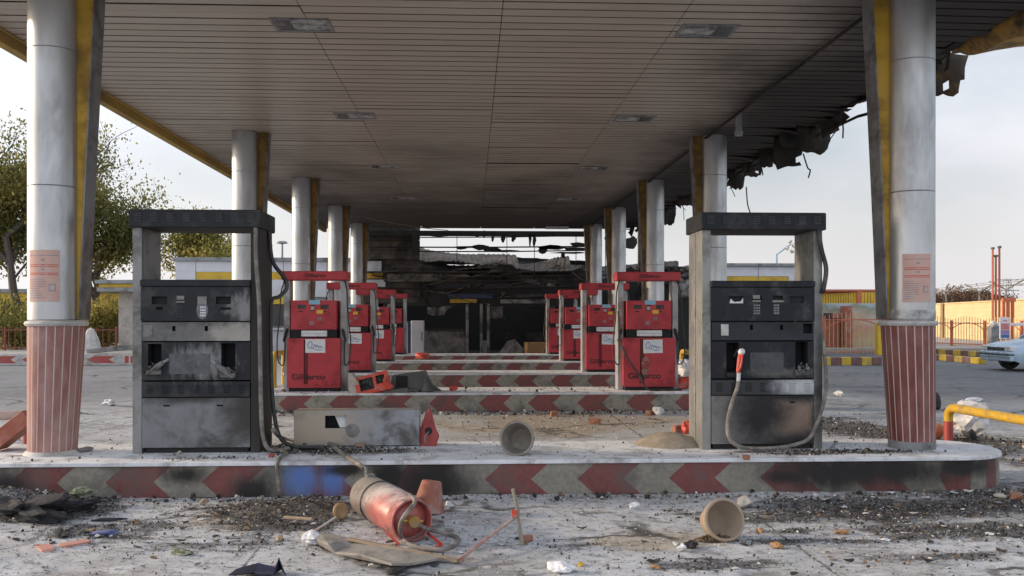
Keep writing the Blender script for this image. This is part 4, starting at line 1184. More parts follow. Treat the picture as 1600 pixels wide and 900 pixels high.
# ragged burnt scraps along the rails
for (px, py, w, h) in ((690, 368, 60, 4), (730, 386, 40, 4), (815, 367, 70, 7), (862, 387, 60, 9), (900, 389, 50, 6), (890, 395, 60, 4), (770, 371, 5, 14), (802, 372, 9, 12), (835, 376, 6, 20), (648, 380, 12, 50), (920, 365, 30, 9), (790, 392, 50, 4), (750, 387, 36, 8), (770, 391, 26, 9), (860, 386, 40, 7), (848, 392, 18, 10), (905, 382, 36, 6), (955, 372, 22, 12), (786, 372, 7, 16), (828, 373, 5, 22), (880, 366, 40, 7), (745, 366, 14, 8), (985, 380, 22, 26), (973, 398, 10, 16), (720, 388, 18, 5), (930, 394, 16, 5), (880, 398, 7, 12), (756, 366, 5, 13)):
    c = U(px, py, SY - .1); k_ = SY / F
    pts = []
    for q in range(11):
        a = 2 * math.pi * q / 11
        pts.append((c.x - so.x + w * k_ * .5 * math.cos(a) * r5.uniform(.6, 1.15), c.z + h * k_ * .5 * math.sin(a) * r5.uniform(.6, 1.25)))
    MB().prism(pts, SY - .14 - so.y, SY - .08 - so.y).build('burnt_scrap', MT['black'], shop, smooth=False)
# shop front: fascia, yellow strips, door posts, counters
MB().box(U(600, 0, SY).x - so.x, U(925, 0, SY).x - so.x, SY + .1 - so.y, SY + .4 - so.y, U(0, 478, SY).z, U(0, 447, SY).z).build('burnt_fascia', MT['black'], shop)
sbx('stained_fascia', 605, 690, 428, 440, SY - .09, .06, pm('stained_fascia', (.16, .14, .10), .8, 0, .4, 2, dirt=(.03, .028, .025), damt=.55, dscale=2))
sbx('yellow_strip', 703, 745, 467, 473, SY - .05, .1, MT['yellow'])
sbx('pale_strip', 782, 852, 468, 474, SY - .03, .1, MT['grey_board'])
sbx('yellow_strip', 566, 598, 426, 435, SY + .0, .1, MT['yellow'])
sbx('white_fascia', 566, 596, 408, 425, SY + .02, .1, MT['white'])
sbx('white_fascia', 566, 602, 437, 448, SY + .02, .1, MT['white'])
sbx('counter_front', 664, 729, 517, 552, SY + .1, .12, MT['grey_board'], .01)
sbx('counter_front', 790, 862, 520, 552, SY + 1.2, .12, MT['char'], .01)
sbx('counter_top', 662, 731, 514.5, 517, SY + .02, .5, MT['char'], .01)
for px in (730, 763, 608, 752):
    x = U(px, 500, SY + .05).x
    MB().box(x - .05 - so.x, x + .05 - so.x, SY + .0 - so.y, SY + .1 - so.y, .12, U(0, 474, SY).z).build('door_post', MT['grey_board'], shop, bevel=.01)
sbx('door_leaf', 752, 764, 532, 553, SY + .4, .05, MT['galv'])
sbx('blue_panel', 700, 770, 459, 466, SY - .02, .08, pm('dark_blue_panel', (.02, .03, .07), .6, 0, .3, 3))
# shreds hanging in the openings
for (px, py, w, h) in ((585, 405, 12, 22), (597, 415, 10, 34), (640, 450, 30, 40), (685, 480, 40, 26), (775, 475, 22, 44), (745, 455, 26, 20), (620, 470, 20, 50), (668, 455, 22, 46), (800, 462, 28, 18), (900, 455, 24, 20), (1050, 430, 20, 26), (1070, 452, 22, 30), (1040, 425, 26, 10), (1075, 425, 22, 16), (1000, 445, 12, 60), (985, 428, 18, 20)):
    c = U(px, py, SY + .2); k_ = SY / F
    n, m = 4, 5
    vs, fs = [], []
    for j in range(m + 1):
        for i in range(n + 1):
            u, t = i / n - .5, j / m
            vs.append((c.x + u * w * k_ * (1 - .5 * t * r5.random()) + r5.uniform(-.06, .06), c.y + r5.uniform(-.12, .12), c.z + (.5 - t) * h * k_ + r5.uniform(-.06, .06)))
    for j in range(m):
        for i in range(n):
            a = j * (n + 1) + i; fs.append((a, a + 1, a + n + 2, a + n + 1))
    light = px in (597, 775, 1070, 1075, 685)
    smb('hanging_shred', MB().add(vs, fs), MT['grey_board'] if light else MT['char'], solid=.01)
for k in range(46):
    px, py = r5.uniform(575, 935), r5.uniform(404, 470)
    a = U(px, py, SY - .12 + r5.uniform(-.1, .1)); ln = r5.uniform(.3, 1.5); an = r5.gauss(0, .25)
    d_ = Vector((math.cos(an), r5.uniform(-.1, .1), math.sin(an))) * ln
    w_ = r5.uniform(.008, .03)
    m_ = MB()
    if k % 3 == 0: m_.tube(catmull([a, a + d_ * .5 + Vector((0, 0, -r5.uniform(0, .2))), a + d_], 4), w_ * .6, 4)
    else: m_.add([a, a + d_, a + d_ + Vector((r5.uniform(-.2, 0), .03, w_ * 4)), a + Vector((r5.uniform(0, .2), .03, w_ * 5))], [(0, 1, 2, 3)])
    smb('burnt_scrap', m_, r5.choice((MT['char'], MT['black'], MT['char_brown'], MT['roof_scorch'])), smooth=False, solid=.01)
MB().box(U(1030, 0, SY).x - so.x, U(1088, 0, SY).x - so.x, SY + .6 - so.y, SY + .8 - so.y, .12, U(0, 412, SY).z).build('burnt_wall', MT['black'], shop)
MB().box(U(1000, 0, SY).x - so.x, U(1006, 0, SY).x - so.x, SY + .3 - so.y, SY + .45 - so.y, .12, U(0, 335, SY).z).build('frame_post', MT['char_brown'], shop)

# things standing in front of the shop
def simple(name, label, cat, px0, px1, py1, py_base_z, Y, d, mat, bev=.01):
    a, b = U(px0, 500, Y), U(px1, 500, Y)
    top = U(px0, py1, Y).z
    root = thing(name, label, cat, ((a.x + b.x) / 2, Y + d / 2, py_base_z))
    w = b.x - a.x
    return root, w, top - py_base_z
rt, w, h = simple('cabinet', 'tall pale grey cabinet with a dark blue side by the shop front', 'cabinet', 642, 662, 501, .0, SY - .75, .5, None)
MB().box(-w / 2, w / 2, -.25, .25, .05, h).build('body', MT['white'], rt, bevel=.02)
MB().box(-w / 2 + .02, w / 2 - .02, -.27, -.252, .1, h - .06).build('door', MT['white'], rt, bevel=.01)
MB().box(w / 2 - .07, w / 2 - .05, -.30, -.272, h * .5, h * .7).build('handle', MT['rubber'], rt)
MB().box(-w / 2 - .35, -w / 2 - .003, -.2, .2, .03, h * .98).build('blue_side', pm('dark_blue_side', (.03, .05, .13), .5), rt, bevel=.01)
rt, w, h = simple('notice_board', 'narrow white notice board leaning by the dark blue cabinet side', 'board', 630, 637, 504, .3, SY - 1.6, .05, None)
MB().box(-w / 2, w / 2, -.02, .02, 0, h).build('board', MT['paper'], rt)
MB().box(-.03, .03, -.05, .05, -.3, -.002).build('stand', MT['galv'], rt)
bx = MB().box(-.34, .34, -.22, .22, 0, .5).build('cardboard_box', pm('cardboard', (.34, .20, .08), .8, 0, .15, 4, dirt=(.12, .08, .04), damt=.3), loc=tuple(U(836, 548, 30.6).xy) + (.0,), rot=(0, 0, R(12)), bevel=.01)
c = U(836, 548, 30.9); bx.location = (c.x, c.y, 0.12)
tag(bx, 'brown cardboard box against the dark shop wall beside the farthest right pumps', 'box')
bd = MB(); bd.prism([(-.55, 0), (.65, 0), (.1, .62), (-.15, .55)], -.015, .015)
o = bd.build('broken_board', MT['grey_board'], rot=(R(-14), 0, 0)); c = U(800, 552, 30.9); o.location = (c.x, c.y, .12)
tag(o, 'grey triangular broken board leaning in the shop doorway beside the cardboard box', 'board')

# ---------------------------------------------------------------- left background
KY = P(100, 571, 0).y
lp = MB().box(-60, -7.8, KY + .15, KY + 60, -.5, .30).build('left_pavement', pm('pale_pavement', (.40, .39, .37), .9, 0, .15, 1.5, dirt=(.25, .24, .22), damt=.4, coords='World'), smooth=False)
tag(lp, kind='structure')
kr = thing('road_kerb', 'long pale kerb painted with red arrows below the left fence', 'kerb', (-12, KY, 0))
kx0, kx1 = U(-260, 560, KY).x, U(214, 560, KY).x
kbm = MB().box(kx0 + 12, kx1 + 12, 0, .15, 0, .36).build('kerb_stone', pm('whitewashed_kerb', (.48, .46, .44), .85, 0, .12, 2, dirt=(.3, .28, .26), damt=.35, coords='World'), kr, bevel=.02)
ar = MB()
def arrow(pa, pb, tip_left=True):
    x0, x1 = U(pa, 560, KY).x + 12, U(pb, 560, KY).x + 12
    z0, z1 = .07, .29
    zm = (z0 + z1) / 2; d = .22
    if tip_left: pts = [(x0, zm), (x0 + d, z0), (x1 + d * .9, z0), (x1, zm), (x1 + d * .9, z1), (x0 + d, z1)]
    else: pts = [(x0, z0), (x1, z0), (x1, z1), (x0, z1)]
    ar.prism(pts, -.004, .02)
arrow(136, 170); arrow(-10, 16); arrow(34, 44, True); arrow(195, 201, False); arrow(204, 209, False); arrow(-60, -30); arrow(-120, -90); arrow(60, 96)
ar.build('red_arrow', pm('arrow_red_paint', (.36, .06, .05), .6, 0, .15, 4, dirt=(.3, .12, .1), damt=.3, coords='World'), kr, smooth=False)

FY = KY + 4.6
def picket_fence(name, label, x0, x1, y, z0, h, pitch, mat_bar, post_px=None, arches=False, postw=.05, y1=None, barw=.014, frame=None):
    frame = frame or MT['orange_red']
    root = thing(name, label, 'fence', ((x0 + x1) / 2, y, z0))
    cx = (x0 + x1) / 2
    y1 = y if y1 is None else y1
    yy = lambda x: (y1 - y) * (x - x0) / (x1 - x0) if x1 > x0 else 0
    span = 1.7
    n = max(1, int((x1 - x0) / span)); sp = (x1 - x0) / n
    for k in range(n + 1):
        xp = x0 + k * sp
        MB().box(xp - cx - postw, xp - cx + postw, yy(xp) - postw, yy(xp) + postw, 0, h + .06).build('post', frame, root, bevel=.008)
    rb = MB()
    for zz in (.10, h - .06):
        rb.tube([(x0 - cx, yy(x0), zz), (x1 - cx, yy(x1), zz)], .02, 6)
    rb.build('rail', frame, root)
    bb = MB()
    x = x0 + pitch / 2
    while x < x1:
        u = ((x - x0) % sp) / sp
        top = h + (.10 + .13 * math.sin(math.pi * u) if arches else .05)
        bb.box(x - cx - barw, x - cx + barw, yy(x) - .012, yy(x) + .012, .02, top); x += pitch
    bb.build('bars', mat_bar, root, smooth=False)
    if arches:
        for k in range(n):
            ab = MB(); pts = []
            for q in range(13):
                u = q / 12
                xx = x0 + (k + u) * sp
                pts.append((xx - cx, yy(xx) - .015, h * .62 + h * .34 * math.sin(math.pi * u) ** .6))
            ab.tube(pts, .02, 6); ab.build('arch', MT['orange_red'], root)
    return root
MT['rail_red'] = pm('dull_red_railing', (.22, .06, .04), .6, 0, .2, 4)
MT['rail_orange'] = pm('orange_fence_bars', (.62, .36, .17), .55, 0, .15, 4)
fx0, fx1 = U(-80, 530, FY).x, U(182, 530, FY).x
picket_fence('railing', 'low red railing in front of the hedge and trees on the left', fx0, fx1, FY, .30, U(0, 513, FY).z - .3, .22, MT['rail_red'], postw=.032, barw=.010, frame=MT['rail_red'])
# stone slab and boulder
o = MB().lathe([(.0, 1.15), (.12, 1.05), (.28, .6), (.36, .2), (.38, 0)], 9, None).build('boulder', pm('pale_boulder', (.46, .45, .44), .9, 0, .2, 3, bump=.5, bscale=6, bdist=.05), loc=(U(142, 545, FY - .8).x, FY - .8, .3), smooth=False)
o.scale = (1, .7, .72)
tag(o, 'pale pointed boulder standing before the red railing', 'rock')
o = MB().box(-.9, .9, -.5, .5, -.08, .08).build('concrete_slab', MT['grey_board'], loc=(U(188, 545, KY + 1.5).x, KY + 1.5, .48), rot=(0, R(-6), R(5)), bevel=.02)
tag(o, 'grey tilted concrete slab on the pavement left of the burnt pumps', 'slab')
# kiosk with a stone pillar
kk = thing('gate_shelter', 'small shelter with pale stone pillar and yellow edged flat roof', 'shelter', (U(190, 540, KY + 5).x, KY + 6, .3))
kk_y = KY + 5
xa, xb, z0, z1 = bbox_px(185, 210, 450, 537, kk_y)
ko = Vector(kk.location)
MB().box(xa - ko.x, xb + .6 - ko.x, kk_y - ko.y, kk_y + .6 - ko.y, 0, z1 - .3).build('pillar', pm('pale_stone_blocks', (.46, .42, .37), .85, 0, .15, 3, dirt=(.3, .27, .24), damt=.3), kk, bevel=.02)
xa2 = U(165, 450, kk_y).x
MB().box(xa2 - ko.x, xa2 + 4.5 - ko.x, kk_y - .6 - ko.y, kk_y + 3 - ko.y, z1 - .3, U(0, 444, kk_y).z - .302).build('roof_edge', MT['yellow_band'], kk, bevel=.01)
MB().box(xa2 - .1 - ko.x, xa2 + 4.6 - ko.x, kk_y - .7 - ko.y, kk_y + 3.1 - ko.y, U(0, 444, kk_y).z - .3, U(0, 438, kk_y).z - .3).build('roof', MT['galv'], kk, bevel=.01)
MB().box(xa2 - .05 - ko.x, xa2 + 4.5 - ko.x, kk_y - .65 - ko.y, kk_y + 3 - ko.y, z1 - .45, z1 - .302).build('soffit', MT['galv'], kk, bevel=.01)
# long yellow wall behind trees
YW = KY + 17
yb = thing('yellow_building', 'long low yellow building half hidden behind the trees on the left', 'building', (U(60, 480, YW).x, YW + 3, .3))
yo = Vector(yb.location)
xa, xb = U(-200, 480, YW).x, U(215, 480, YW).x
zt_, zb_ = U(0, 458, YW).z, U(0, 492, YW).z
MB().box(xa - yo.x, xb - yo.x, YW - yo.y, YW + 5 - yo.y, 0, zb_ - .302).build('wall', MT['grey_board'], yb)
MB().box(xa - yo.x - .1, xb - yo.x + .1, YW - .3 - yo.y, YW + 5.2 - yo.y, zb_ - .3, zt_ - .3).build('fascia', MT['yellow_band'], yb, bevel=.02)
MB().box(xa - yo.x - .2, xb - yo.x + .2, YW - .4 - yo.y, YW + 5.3 - yo.y, zt_ - .298, zt_ - .1).build('roof', MT['galv'], yb, bevel=.02)
for q in range(6):
    xx = xa + (xb - xa) * (q + .5) / 6
    w = MB().box(xx - .8 - yo.x, xx + .8 - yo.x, YW - .05 - yo.y, YW - .003 - yo.y, .4, zb_ - .6).build('window', MT['galv'], yb)
    MB().box(xx - .72 - yo.x, xx + .72 - yo.x, YW - .06 - yo.y, YW - .0505 - yo.y, .48, zb_ - .7).build('pane', MT['glass'], w)

# ---------------------------------------------------------------- trees
def leaf_mat(name, c1, c2, trans=.6):
    s = NT(name)
    n = s.noise(s.wpos(), 1.3, 3, .6)
    col = s.mix(s.rng(n, .35, .65), c1, c2)
    df = s.n('ShaderNodeBsdfDiffuse'); tr = s.n('ShaderNodeBsdfTranslucent'); mx = s.n('ShaderNodeMixShader')
    s.l(col, df.inputs['Color']); s.l(col, tr.inputs['Color']); mx.inputs[0].default_value = trans
    s.l(df.outputs[0], mx.inputs[1]); s.l(tr.outputs[0], mx.inputs[2]); s.l(mx.outputs[0], s.out.inputs['Surface'])
    return s.mat
LEAF = [leaf_mat('olive_leaf', (.28, .27, .09), (.36, .32, .11)), leaf_mat('dark_green_leaf', (.14, .15, .055), (.20, .20, .075)), leaf_mat('yellowing_leaf', (.42, .34, .11), (.36, .31, .12))]
BARK = pm('grey_brown_bark', (.10, .08, .065), .9, 0, .3, 6, stretch=(3, 3, .6), bump=.4, bscale=15, bdist=.02)
def tree(label, base, height, spread, n_leaf, seed, leaf=.13, bare_top=.25, group='trees on the left', lean=0.0, name='tree', mats=None, depth=4):
    r_ = random.Random(seed)
    root = thing(name, label, 'tree', base, group=group)
    tb = MB(); tips = []; seglist = []
    def grow(p, d, ln, rad, lev):
        pts = [p]; n = 4
        for k in range(n):
            d = (d + Vector((r_.uniform(-1, 1), r_.uniform(-1, 1), r_.uniform(-.3, .6))) * (.13 + .04 * lev)).normalized()
            pts.append(pts[-1] + d * ln / n)
        rs = [rad * (1 - .5 * k / n) for k in range(n + 1)]
        tb.tube(pts, rs, 7 if lev < 2 else 4, 0, False)
        if lev >= 2:
            for k in range(1, n + 1): tips.append((pts[k], lev))
        if lev < depth:
            nb = 5 if lev == 0 else r_.choice((3, 4, 4))
            for k in range(nb):
                t = r_.uniform(.45, 1.0) if lev else r_.uniform(.5, 1.0)
                q = pts[min(n, int(t * n) if k else n)]
                a = r_.uniform(0, 2 * math.pi)
                out = Vector((math.cos(a) * spread, math.sin(a) * spread, r_.uniform(.25, 1.0)))
                nd = (d * .45 + out * .75).normalized()
                grow(q, nd, ln * r_.uniform(.58, .78), rad * .5, lev + 1)
    grow(Vector((0, 0, 0)), Vector((lean, 0, 1)), height * .27, height * .011 + .02, 0)
    zmax = max(p.z for p, _ in tips)
    k_ = height / zmax
    tb.v = [(a * k_, b * k_, c * k_) for a, b, c in tb.v]
    tb.build('trunk', BARK, root)
    tips = [p * k_ for p, _ in tips]
    cb = MB()
    wts = []
    for p in tips:
        f = p.z / height
        dens = .5 + .5 * math.sin(p.x * 1.1 + seed) * math.sin(p.z * 1.3 + p.y) 
        w_ = (.25 + dens) * (1.0 if f < 1 - bare_top else max(.03, (1 - f) / bare_top * .8))
        wts.append(w_)
    picks = r_.choices(range(len(tips)), wts, k=n_leaf)
    for pi in picks:
        p = tips[pi] + Vector((r_.gauss(0, .34), r_.gauss(0, .34), r_.gauss(0, .28)))
        sz = leaf * r_.uniform(.6, 1.3)
        e = Euler((r_.uniform(0, 6.3), r_.uniform(0, 6.3), r_.uniform(0, 6.3))).to_matrix()
        vs = [p + e @ Vector(q) * sz for q in ((-.5, 0, 0), (-.1, -.32, .05), (.5, 0, 0), (-.1, .32, .05))]
        cl = math.sin(tips[pi].x * 2.1 + seed * 3) + math.sin(tips[pi].z * 1.7 + seed) + r_.uniform(-1, 1)
        cb.add(vs, [(0, 1, 2, 3)], 0 if abs(cl) < .7 else (1 if cl < 0 else 2))
    cb.build('crown', mats or LEAF, root, smooth=False)
    return root
TY = KY + 8
tree('tall olive green tree with bare twigs on top at the far left edge', (U(38, 540, TY).x, TY, .3), U(0, 150, TY).z - .3, 1.1, 24000, 4, bare_top=.42, leaf=.14)
tree('olive green tree showing between the nearest left column and its burnt pump', (U(150, 540, TY + 1.5).x, TY + 1.5, .3), U(0, 262, TY).z - .3, 1.15, 24000, 9, bare_top=.32, leaf=.14)
tree('shorter yellow green tree seen through the left burnt pump frame', (U(298, 540, KY + 13).x, KY + 13, .3), U(0, 318, KY + 13).z - .3, 1.3, 20000, 15, bare_top=.15, leaf=.14)
tree('leaning sparse tree growing beyond the left edge of the yard', (U(-70, 540, TY + 2).x, TY + 2, .3), 8.0, 1.2, 14000, 22, leaf=.15)
def shrub(label, px, Y, w, h, n, seed, name='shrub', mats=None, z0=.3, leaf=.11, group='shrubs behind the railing'):
    r_ = random.Random(seed)
    root = thing(name, label, 'shrub', (U(px, 500, Y).x, Y, z0), group=group)
    st = MB(); tips = []
    for k in range(9):
        a = r_.uniform(0, 6.28); q = Vector((math.cos(a) * w * .5 * r_.uniform(.3, 1), math.sin(a) * w * .4, h * r_.uniform(.6, 1)))
        pts = catmull([(0, 0, 0), q * .5 + Vector((0, 0, h * .12)), q], 3)
        st.tube(pts, .02, 5); tips += pts[1:]
    st.build('stem', BARK, root)
    cb = MB()
    for k in range(n):
        p = r_.choice(tips) + Vector((r_.gauss(0, w * .13), r_.gauss(0, w * .13), r_.gauss(0, h * .11)))
        p.z = max(.03, p.z)
        e = Euler((r_.uniform(0, 6.3), r_.uniform(0, 6.3), r_.uniform(0, 6.3))).to_matrix()
        sz = leaf * r_.uniform(.6, 1.3)
        cb.add([p + e @ Vector(q) * sz for q in ((-.5, 0, 0), (-.1, -.32, .05), (.5, 0, 0), (-.1, .32, .05))], [(0, 1, 2, 3)], r_.choice((0, 1, 1)))
    cb.build('foliage', mats or LEAF, root, smooth=False)
    return root
shrub('dark rounded shrub behind the railing, immediately left of the nearest column', 25, FY + 1.2, 2.6, 1.5, 3500, 5)
shrub('yellow green bushy shrub behind the railing beside the stone pillar', 158, FY + 1.4, 1.6, 1.7, 2600, 6, mats=[LEAF[2], LEAF[0], LEAF[0]])
shrub('tall loose yellow green bush between the nearest left column and the pillar', 170, FY + 2.2, 2.2, 2.1, 2600, 31, mats=[LEAF[2], LEAF[0], LEAF[0]])
shrub('tall loose olive bush at the left edge behind the railing', 2, FY + 2.4, 2.2, 1.9, 2200, 32, mats=[LEAF[0], LEAF[1], LEAF[2]])
shrub('small dark shrub in the gap behind the nearest left column', 95, FY + 1.0, 2.0, 1.3, 2500, 8)

# street lamps
lb = thing('street_lamp', 'tall thin lamp mast with a round head far beyond the left wing', 'street lamp', (U(441, 500, 70).x, 70, 0))
z = U(441, 380, 70).z
MB().tube([(0, 0, 0), (0, 0, z)], [.14, .07], 8).build('pole', MT['galv'], lb)
MB().lathe([(.0, z + .18), (.3, z + .15), (.45, z), (.2, z - .06), (.0, z - .08)], 14).build('lamp_head', MT['galv'], lb)
lb = thing('street_lamp', 'pale blue street lamp with a bent arm and broken lamp cluster above the right wing', 'street lamp', (U(1213, 500, 48).x, 48, 0))
lo2 = Vector(lb.location)
c0, c1 = U(1213, 398, 48) - lo2, U(1236, 381, 48) - lo2
MB().tube([(0, 0, 0), (0, 0, c0.z), c1], [.10, .07, .05], 8).build('pole', pm('pale_blue_paint', (.30, .48, .58), .5), lb)
lm = MB()
for dx, dz in ((-.05, .12), (.15, -.1), (-.2, -.22), (.05, -.42)):
    lm.lathe([(.0, .10), (.10, .07), (.14, 0), (.06, -.08)], 8, Matrix.Translation(c1 + Vector((dx, 0, dz))) @ Matrix.Rotation(R(50 * dx * 10), 4, 'Y'))
lm.build('lamp_cluster', MT['collar'], lb)

# ---------------------------------------------------------------- right background
RY = 31.5
rp = MB().box(11.3, 90, RY + 4.6, RY + 70, -.5, .2).build('right_pavement', pm('dusty_pavement', (.36, .34, .31), .9, 0, .15, 1.5, coords='World'), smooth=False)
tag(rp, kind='structure')
KYL = pm('kerb_yellow', (.55, .38, .04), .7, 0, .15, 4, dirt=(.35, .26, .1), damt=.3); KBR = pm('kerb_brown_red', (.16, .075, .07), .7, 0, .15, 4, dirt=(.2, .15, .13), damt=.3)
def striped_kerb(label, px0, pyb0, px1, pyb1, h, n, z0=0.0):
    a, b = P(px0, pyb0, z0), P(px1, pyb1, z0)
    root = thing('striped_kerb', label, 'kerb', (a + b) / 2, math.atan2(b.y - a.y, b.x - a.x), group='yellow striped kerbs')
    ln = (b - a).length; L_ = ln / n
    for k in range(n):
        x0 = k * L_ - ln / 2
        MB().box(x0 + .004, x0 + L_ - .004, -.02, .22, 0, h).build('kerb_block', KYL if k % 2 == 0 else KBR, root, bevel=.015)
striped_kerb('yellow and brown kerb stones below the yellow roofed gatehouse', 1283, 571, 1378, 571, .25, 6)
striped_kerb('longer nearer yellow and brown kerb in front of the orange fence', 1445, 561, 1530, 569, .20, 7)
striped_kerb('upper yellow and brown kerb at the foot of the orange fence', 1445, 552, 1565, 560, .20, 10)
FRY = 36.0
a, b = U(1440, 541, 41.5), U(1660, 550, 33.5)
fe_ = picket_fence('picket_fence', 'orange arched picket fence before the long yellow wall', 0, (b - a).xy.length, 0, .2, 1.08, .17, MT['rail_orange'], arches=True, barw=.009)
an_ = math.atan2(b.y - a.y, b.x - a.x); mid_ = (a + b) / 2
fe_.location = (mid_.x, mid_.y, .2); fe_.rotation_euler = (0, 0, an_)
a, b = U(1286, 550, FRY - 1), U(1384, 550, FRY - 1)
picket_fence('picket_fence', 'orange arched picket fence in front of the painted gatehouse', a.x, b.x, FRY - 1, .0, U(0, 497, FRY - 1).z, .17, MT['rail_orange'], arches=True, barw=.009)
s_ = NT('yellow_block_wall')
bt = s_.n('ShaderNodeTexBrick'); v_ = s_.coords('Object')
mp_ = s_.n('ShaderNodeMapping'); mp_.inputs['Rotation'].default_value = (R(90), 0, 0); s_.l(v_, mp_.inputs['Vector']); s_.l(mp_.outputs['Vector'], bt.inputs['Vector'])
bt.inputs['Scale'].default_value = 1.0; bt.inputs['Brick Width'].default_value = .5; bt.inputs['Row Height'].default_value = .22; bt.inputs['Mortar Size'].default_value = .012
bt.inputs['Color1'].default_value = (.62, .48, .26, 1); bt.inputs['Color2'].default_value = (.56, .43, .23, 1); bt.inputs['Mortar'].default_value = (.48, .37, .21, 1)
nn_ = s_.noise(v_, .8, 6, .6)
YLW = s_.done(s_.mix(s_.rng(nn_, .35, .65, 0, .5), bt.outputs['Color'], (.64, .51, .30)), .85, 0, .3)
wA, wB = U(1462, 475, 57), U(1600, 468, 42)
wd = (wB - wA); wd.z = 0; wl_ = wd.length; wd.normalize()
w0 = wA - wd * 12
wl = thing('boundary_wall', 'long sunlit yellow boundary wall receding behind the orange fence', 'wall', (w0.x, w0.y, 0), math.atan2(wd.y, wd.x))
WH = 2.30; WLN = wl_ + 12 + 14
MB().box(0, WLN, 0, .3, 0, WH).build('wall', YLW, wl, bevel=.02)
MB().box(0, WLN, -.05, .35, WH + .002, WH + .07).build('coping', YLW, wl, bevel=.01)
PIER = pm('brown_pier', (.30, .20, .10), .8)
def along(px):
    u = (px - 800) / F
    X, Yd = u * math.cos(TH) + math.sin(TH), -u * math.sin(TH) + math.cos(TH)
    # ray t*(X,Yd) meets w0 + k*wd
    det = X * (-wd.y) + wd.x * Yd
    t = (w0.x * (-wd.y) + wd.x * w0.y) / det
    return (Vector((X * t, Yd * t, 0)) - Vector((w0.x, w0.y, 0))).dot(wd)
for px in (1474,):
    x = along(px); MB().box(x - .25, x + .25, -.12, -.053, 0, WH + .05).build('pier', PIER, wl)
for px in (1474, 1526, 1567, 1640):
    x = along(px)
    MB().tube([(x, .15, WH + .07), (x, .15, WH + .60)], .05, 6).build('wire_bracket', MT['grey_board'], wl)
    MB().tube([(x - .9, -.35, WH + 1.05), (x, .15, WH + .60), (x + .9, .65, WH + 1.05)], .045, 6).build('wire_bracket', MT['grey_board'], wl)
for dx, dz in ((-.45, 1.0), (-.2, .8), (.2, .8), (.45, 1.0)):
    MB().tube([(1, .15 + dx, WH + dz), (WLN - 1, .15 + dx, WH + dz)], .012, 4).build('barbed_wire', MT['grey_board'], wl)
WY = 41.0
# red vent pipes and their manifold
vp = thing('vent_pipes', 'three tall red vent pipes rising behind the orange fence', 'vent pipes', (U(1558, 500, WY - 1.5).x, WY - 1.5, 0))
for px, pt in ((1551, 390), (1556, 402), (1561.5, 388)):
    x = U(px, 500, WY - 1.5).x - vp.location.x; z = U(px, pt, WY - 1.5).z
    p_ = MB().cyl((x, 0, 0), (x, 0, z), .05, .045, 10).build('pipe', MT['orange_red'], vp)
    MB().lathe([(.05, 0), (.09, .03), (.09, .10), (.0, .12)], 10, Matrix.Translation((x, 0, z + .002)), 0).build('vent_cap', MT['grey_board'], p_)
gt = thing('iron_gate', 'small dark orange gate frame in the wall right of the vent pipes', 'gate', (U(1576, 500, WY - .8).x, WY - .8, 0))
for px in (1568, 1575, 1582):
    x = U(px, 500, WY - .8).x - gt.location.x
    MB().box(x - .06, x + .06, -.05, .05, 0, U(0, 471, WY).z).build('bar', MT['orange_red'], gt)
MB().box(U(1566, 500, WY - .8).x - gt.location.x, U(1586, 500, WY - .8).x - gt.location.x, -.07, .07, U(0, 471, WY).z + .002, U(0, 466, WY).z + .05).build('top_bar', MT['orange_red'], gt)
# barrier arm and sign
SGY = 30.0
sg = thing('road_sign', 'white sign board with pink and blue fields before the orange fence', 'sign', (U(1570, 530, SGY).x, SGY, 0.0))
z0, z1 = U(0, 531, SGY).z, U(0, 496, SGY).z
w = (U(1578, 0, SGY).x - U(1562, 0, SGY).x) / 2
b_ = MB().box(-w, w, -.02, .02, z0, z1).build('board', MT['paper'], sg, bevel=.006)
h = z1 - z0
MB().box(-w + .03, w - .03, -.024, -.0205, z0 + h * .42, z0 + h * .72).build('pink_field', pm('sign_pink', (.60, .22, .24), .6), b_)
MB().box(-w + .03, w - .03, -.024, -.0205, z0 + h * .22, z0 + h * .40).build('violet_field', pm('sign_violet', (.30, .20, .38), .6), b_)
MB().box(-w + .03, w - .03, -.024, -.0205, z0 + h * .04, z0 + h * .20).build('blue_field', pm('sign_blue', (.07, .14, .38), .6), b_)
ln = MB()
for q in range(3): ln.box(-w + .06, w - .06 - q * .03, -.026, -.0245, z0 + h * (.48 + q * .08), z0 + h * (.50 + q * .08))
ln.box(-w + .1, w - .12, -.026, -.0206, z0 + h * .82, z0 + h * .86)
ln.build('printed_line', MT['ink_red'], b_)
MB().cyl((0, .03, 0), (0, .03, z0 + .05), .03, .03, 8).build('post', MT['galv'], sg)
ba = thing('barrier_arm', 'white horizontal barrier arm crossing in front of the orange fence', 'barrier', (U(1553, 508, SGY + 1).x, SGY + 1, 0))
zb = U(0, 507.5, SGY + 1).z
MB().box(-.12, 6, -.04, .04, zb - .05, zb + .05).build('arm', MT['paper'], ba, bevel=.01)
MB().lathe([(.0, .14), (.1, .1), (.14, 0), (.1, -.1), (0, -.14)], 10, Matrix.Translation((-.05, -.05, zb))).build('counterweight', MT['collar'], ba)
MB().box(-.16, .16, -.10, .16, 0, zb - .055).build('cabinet', MT['galv'], ba, bevel=.02)
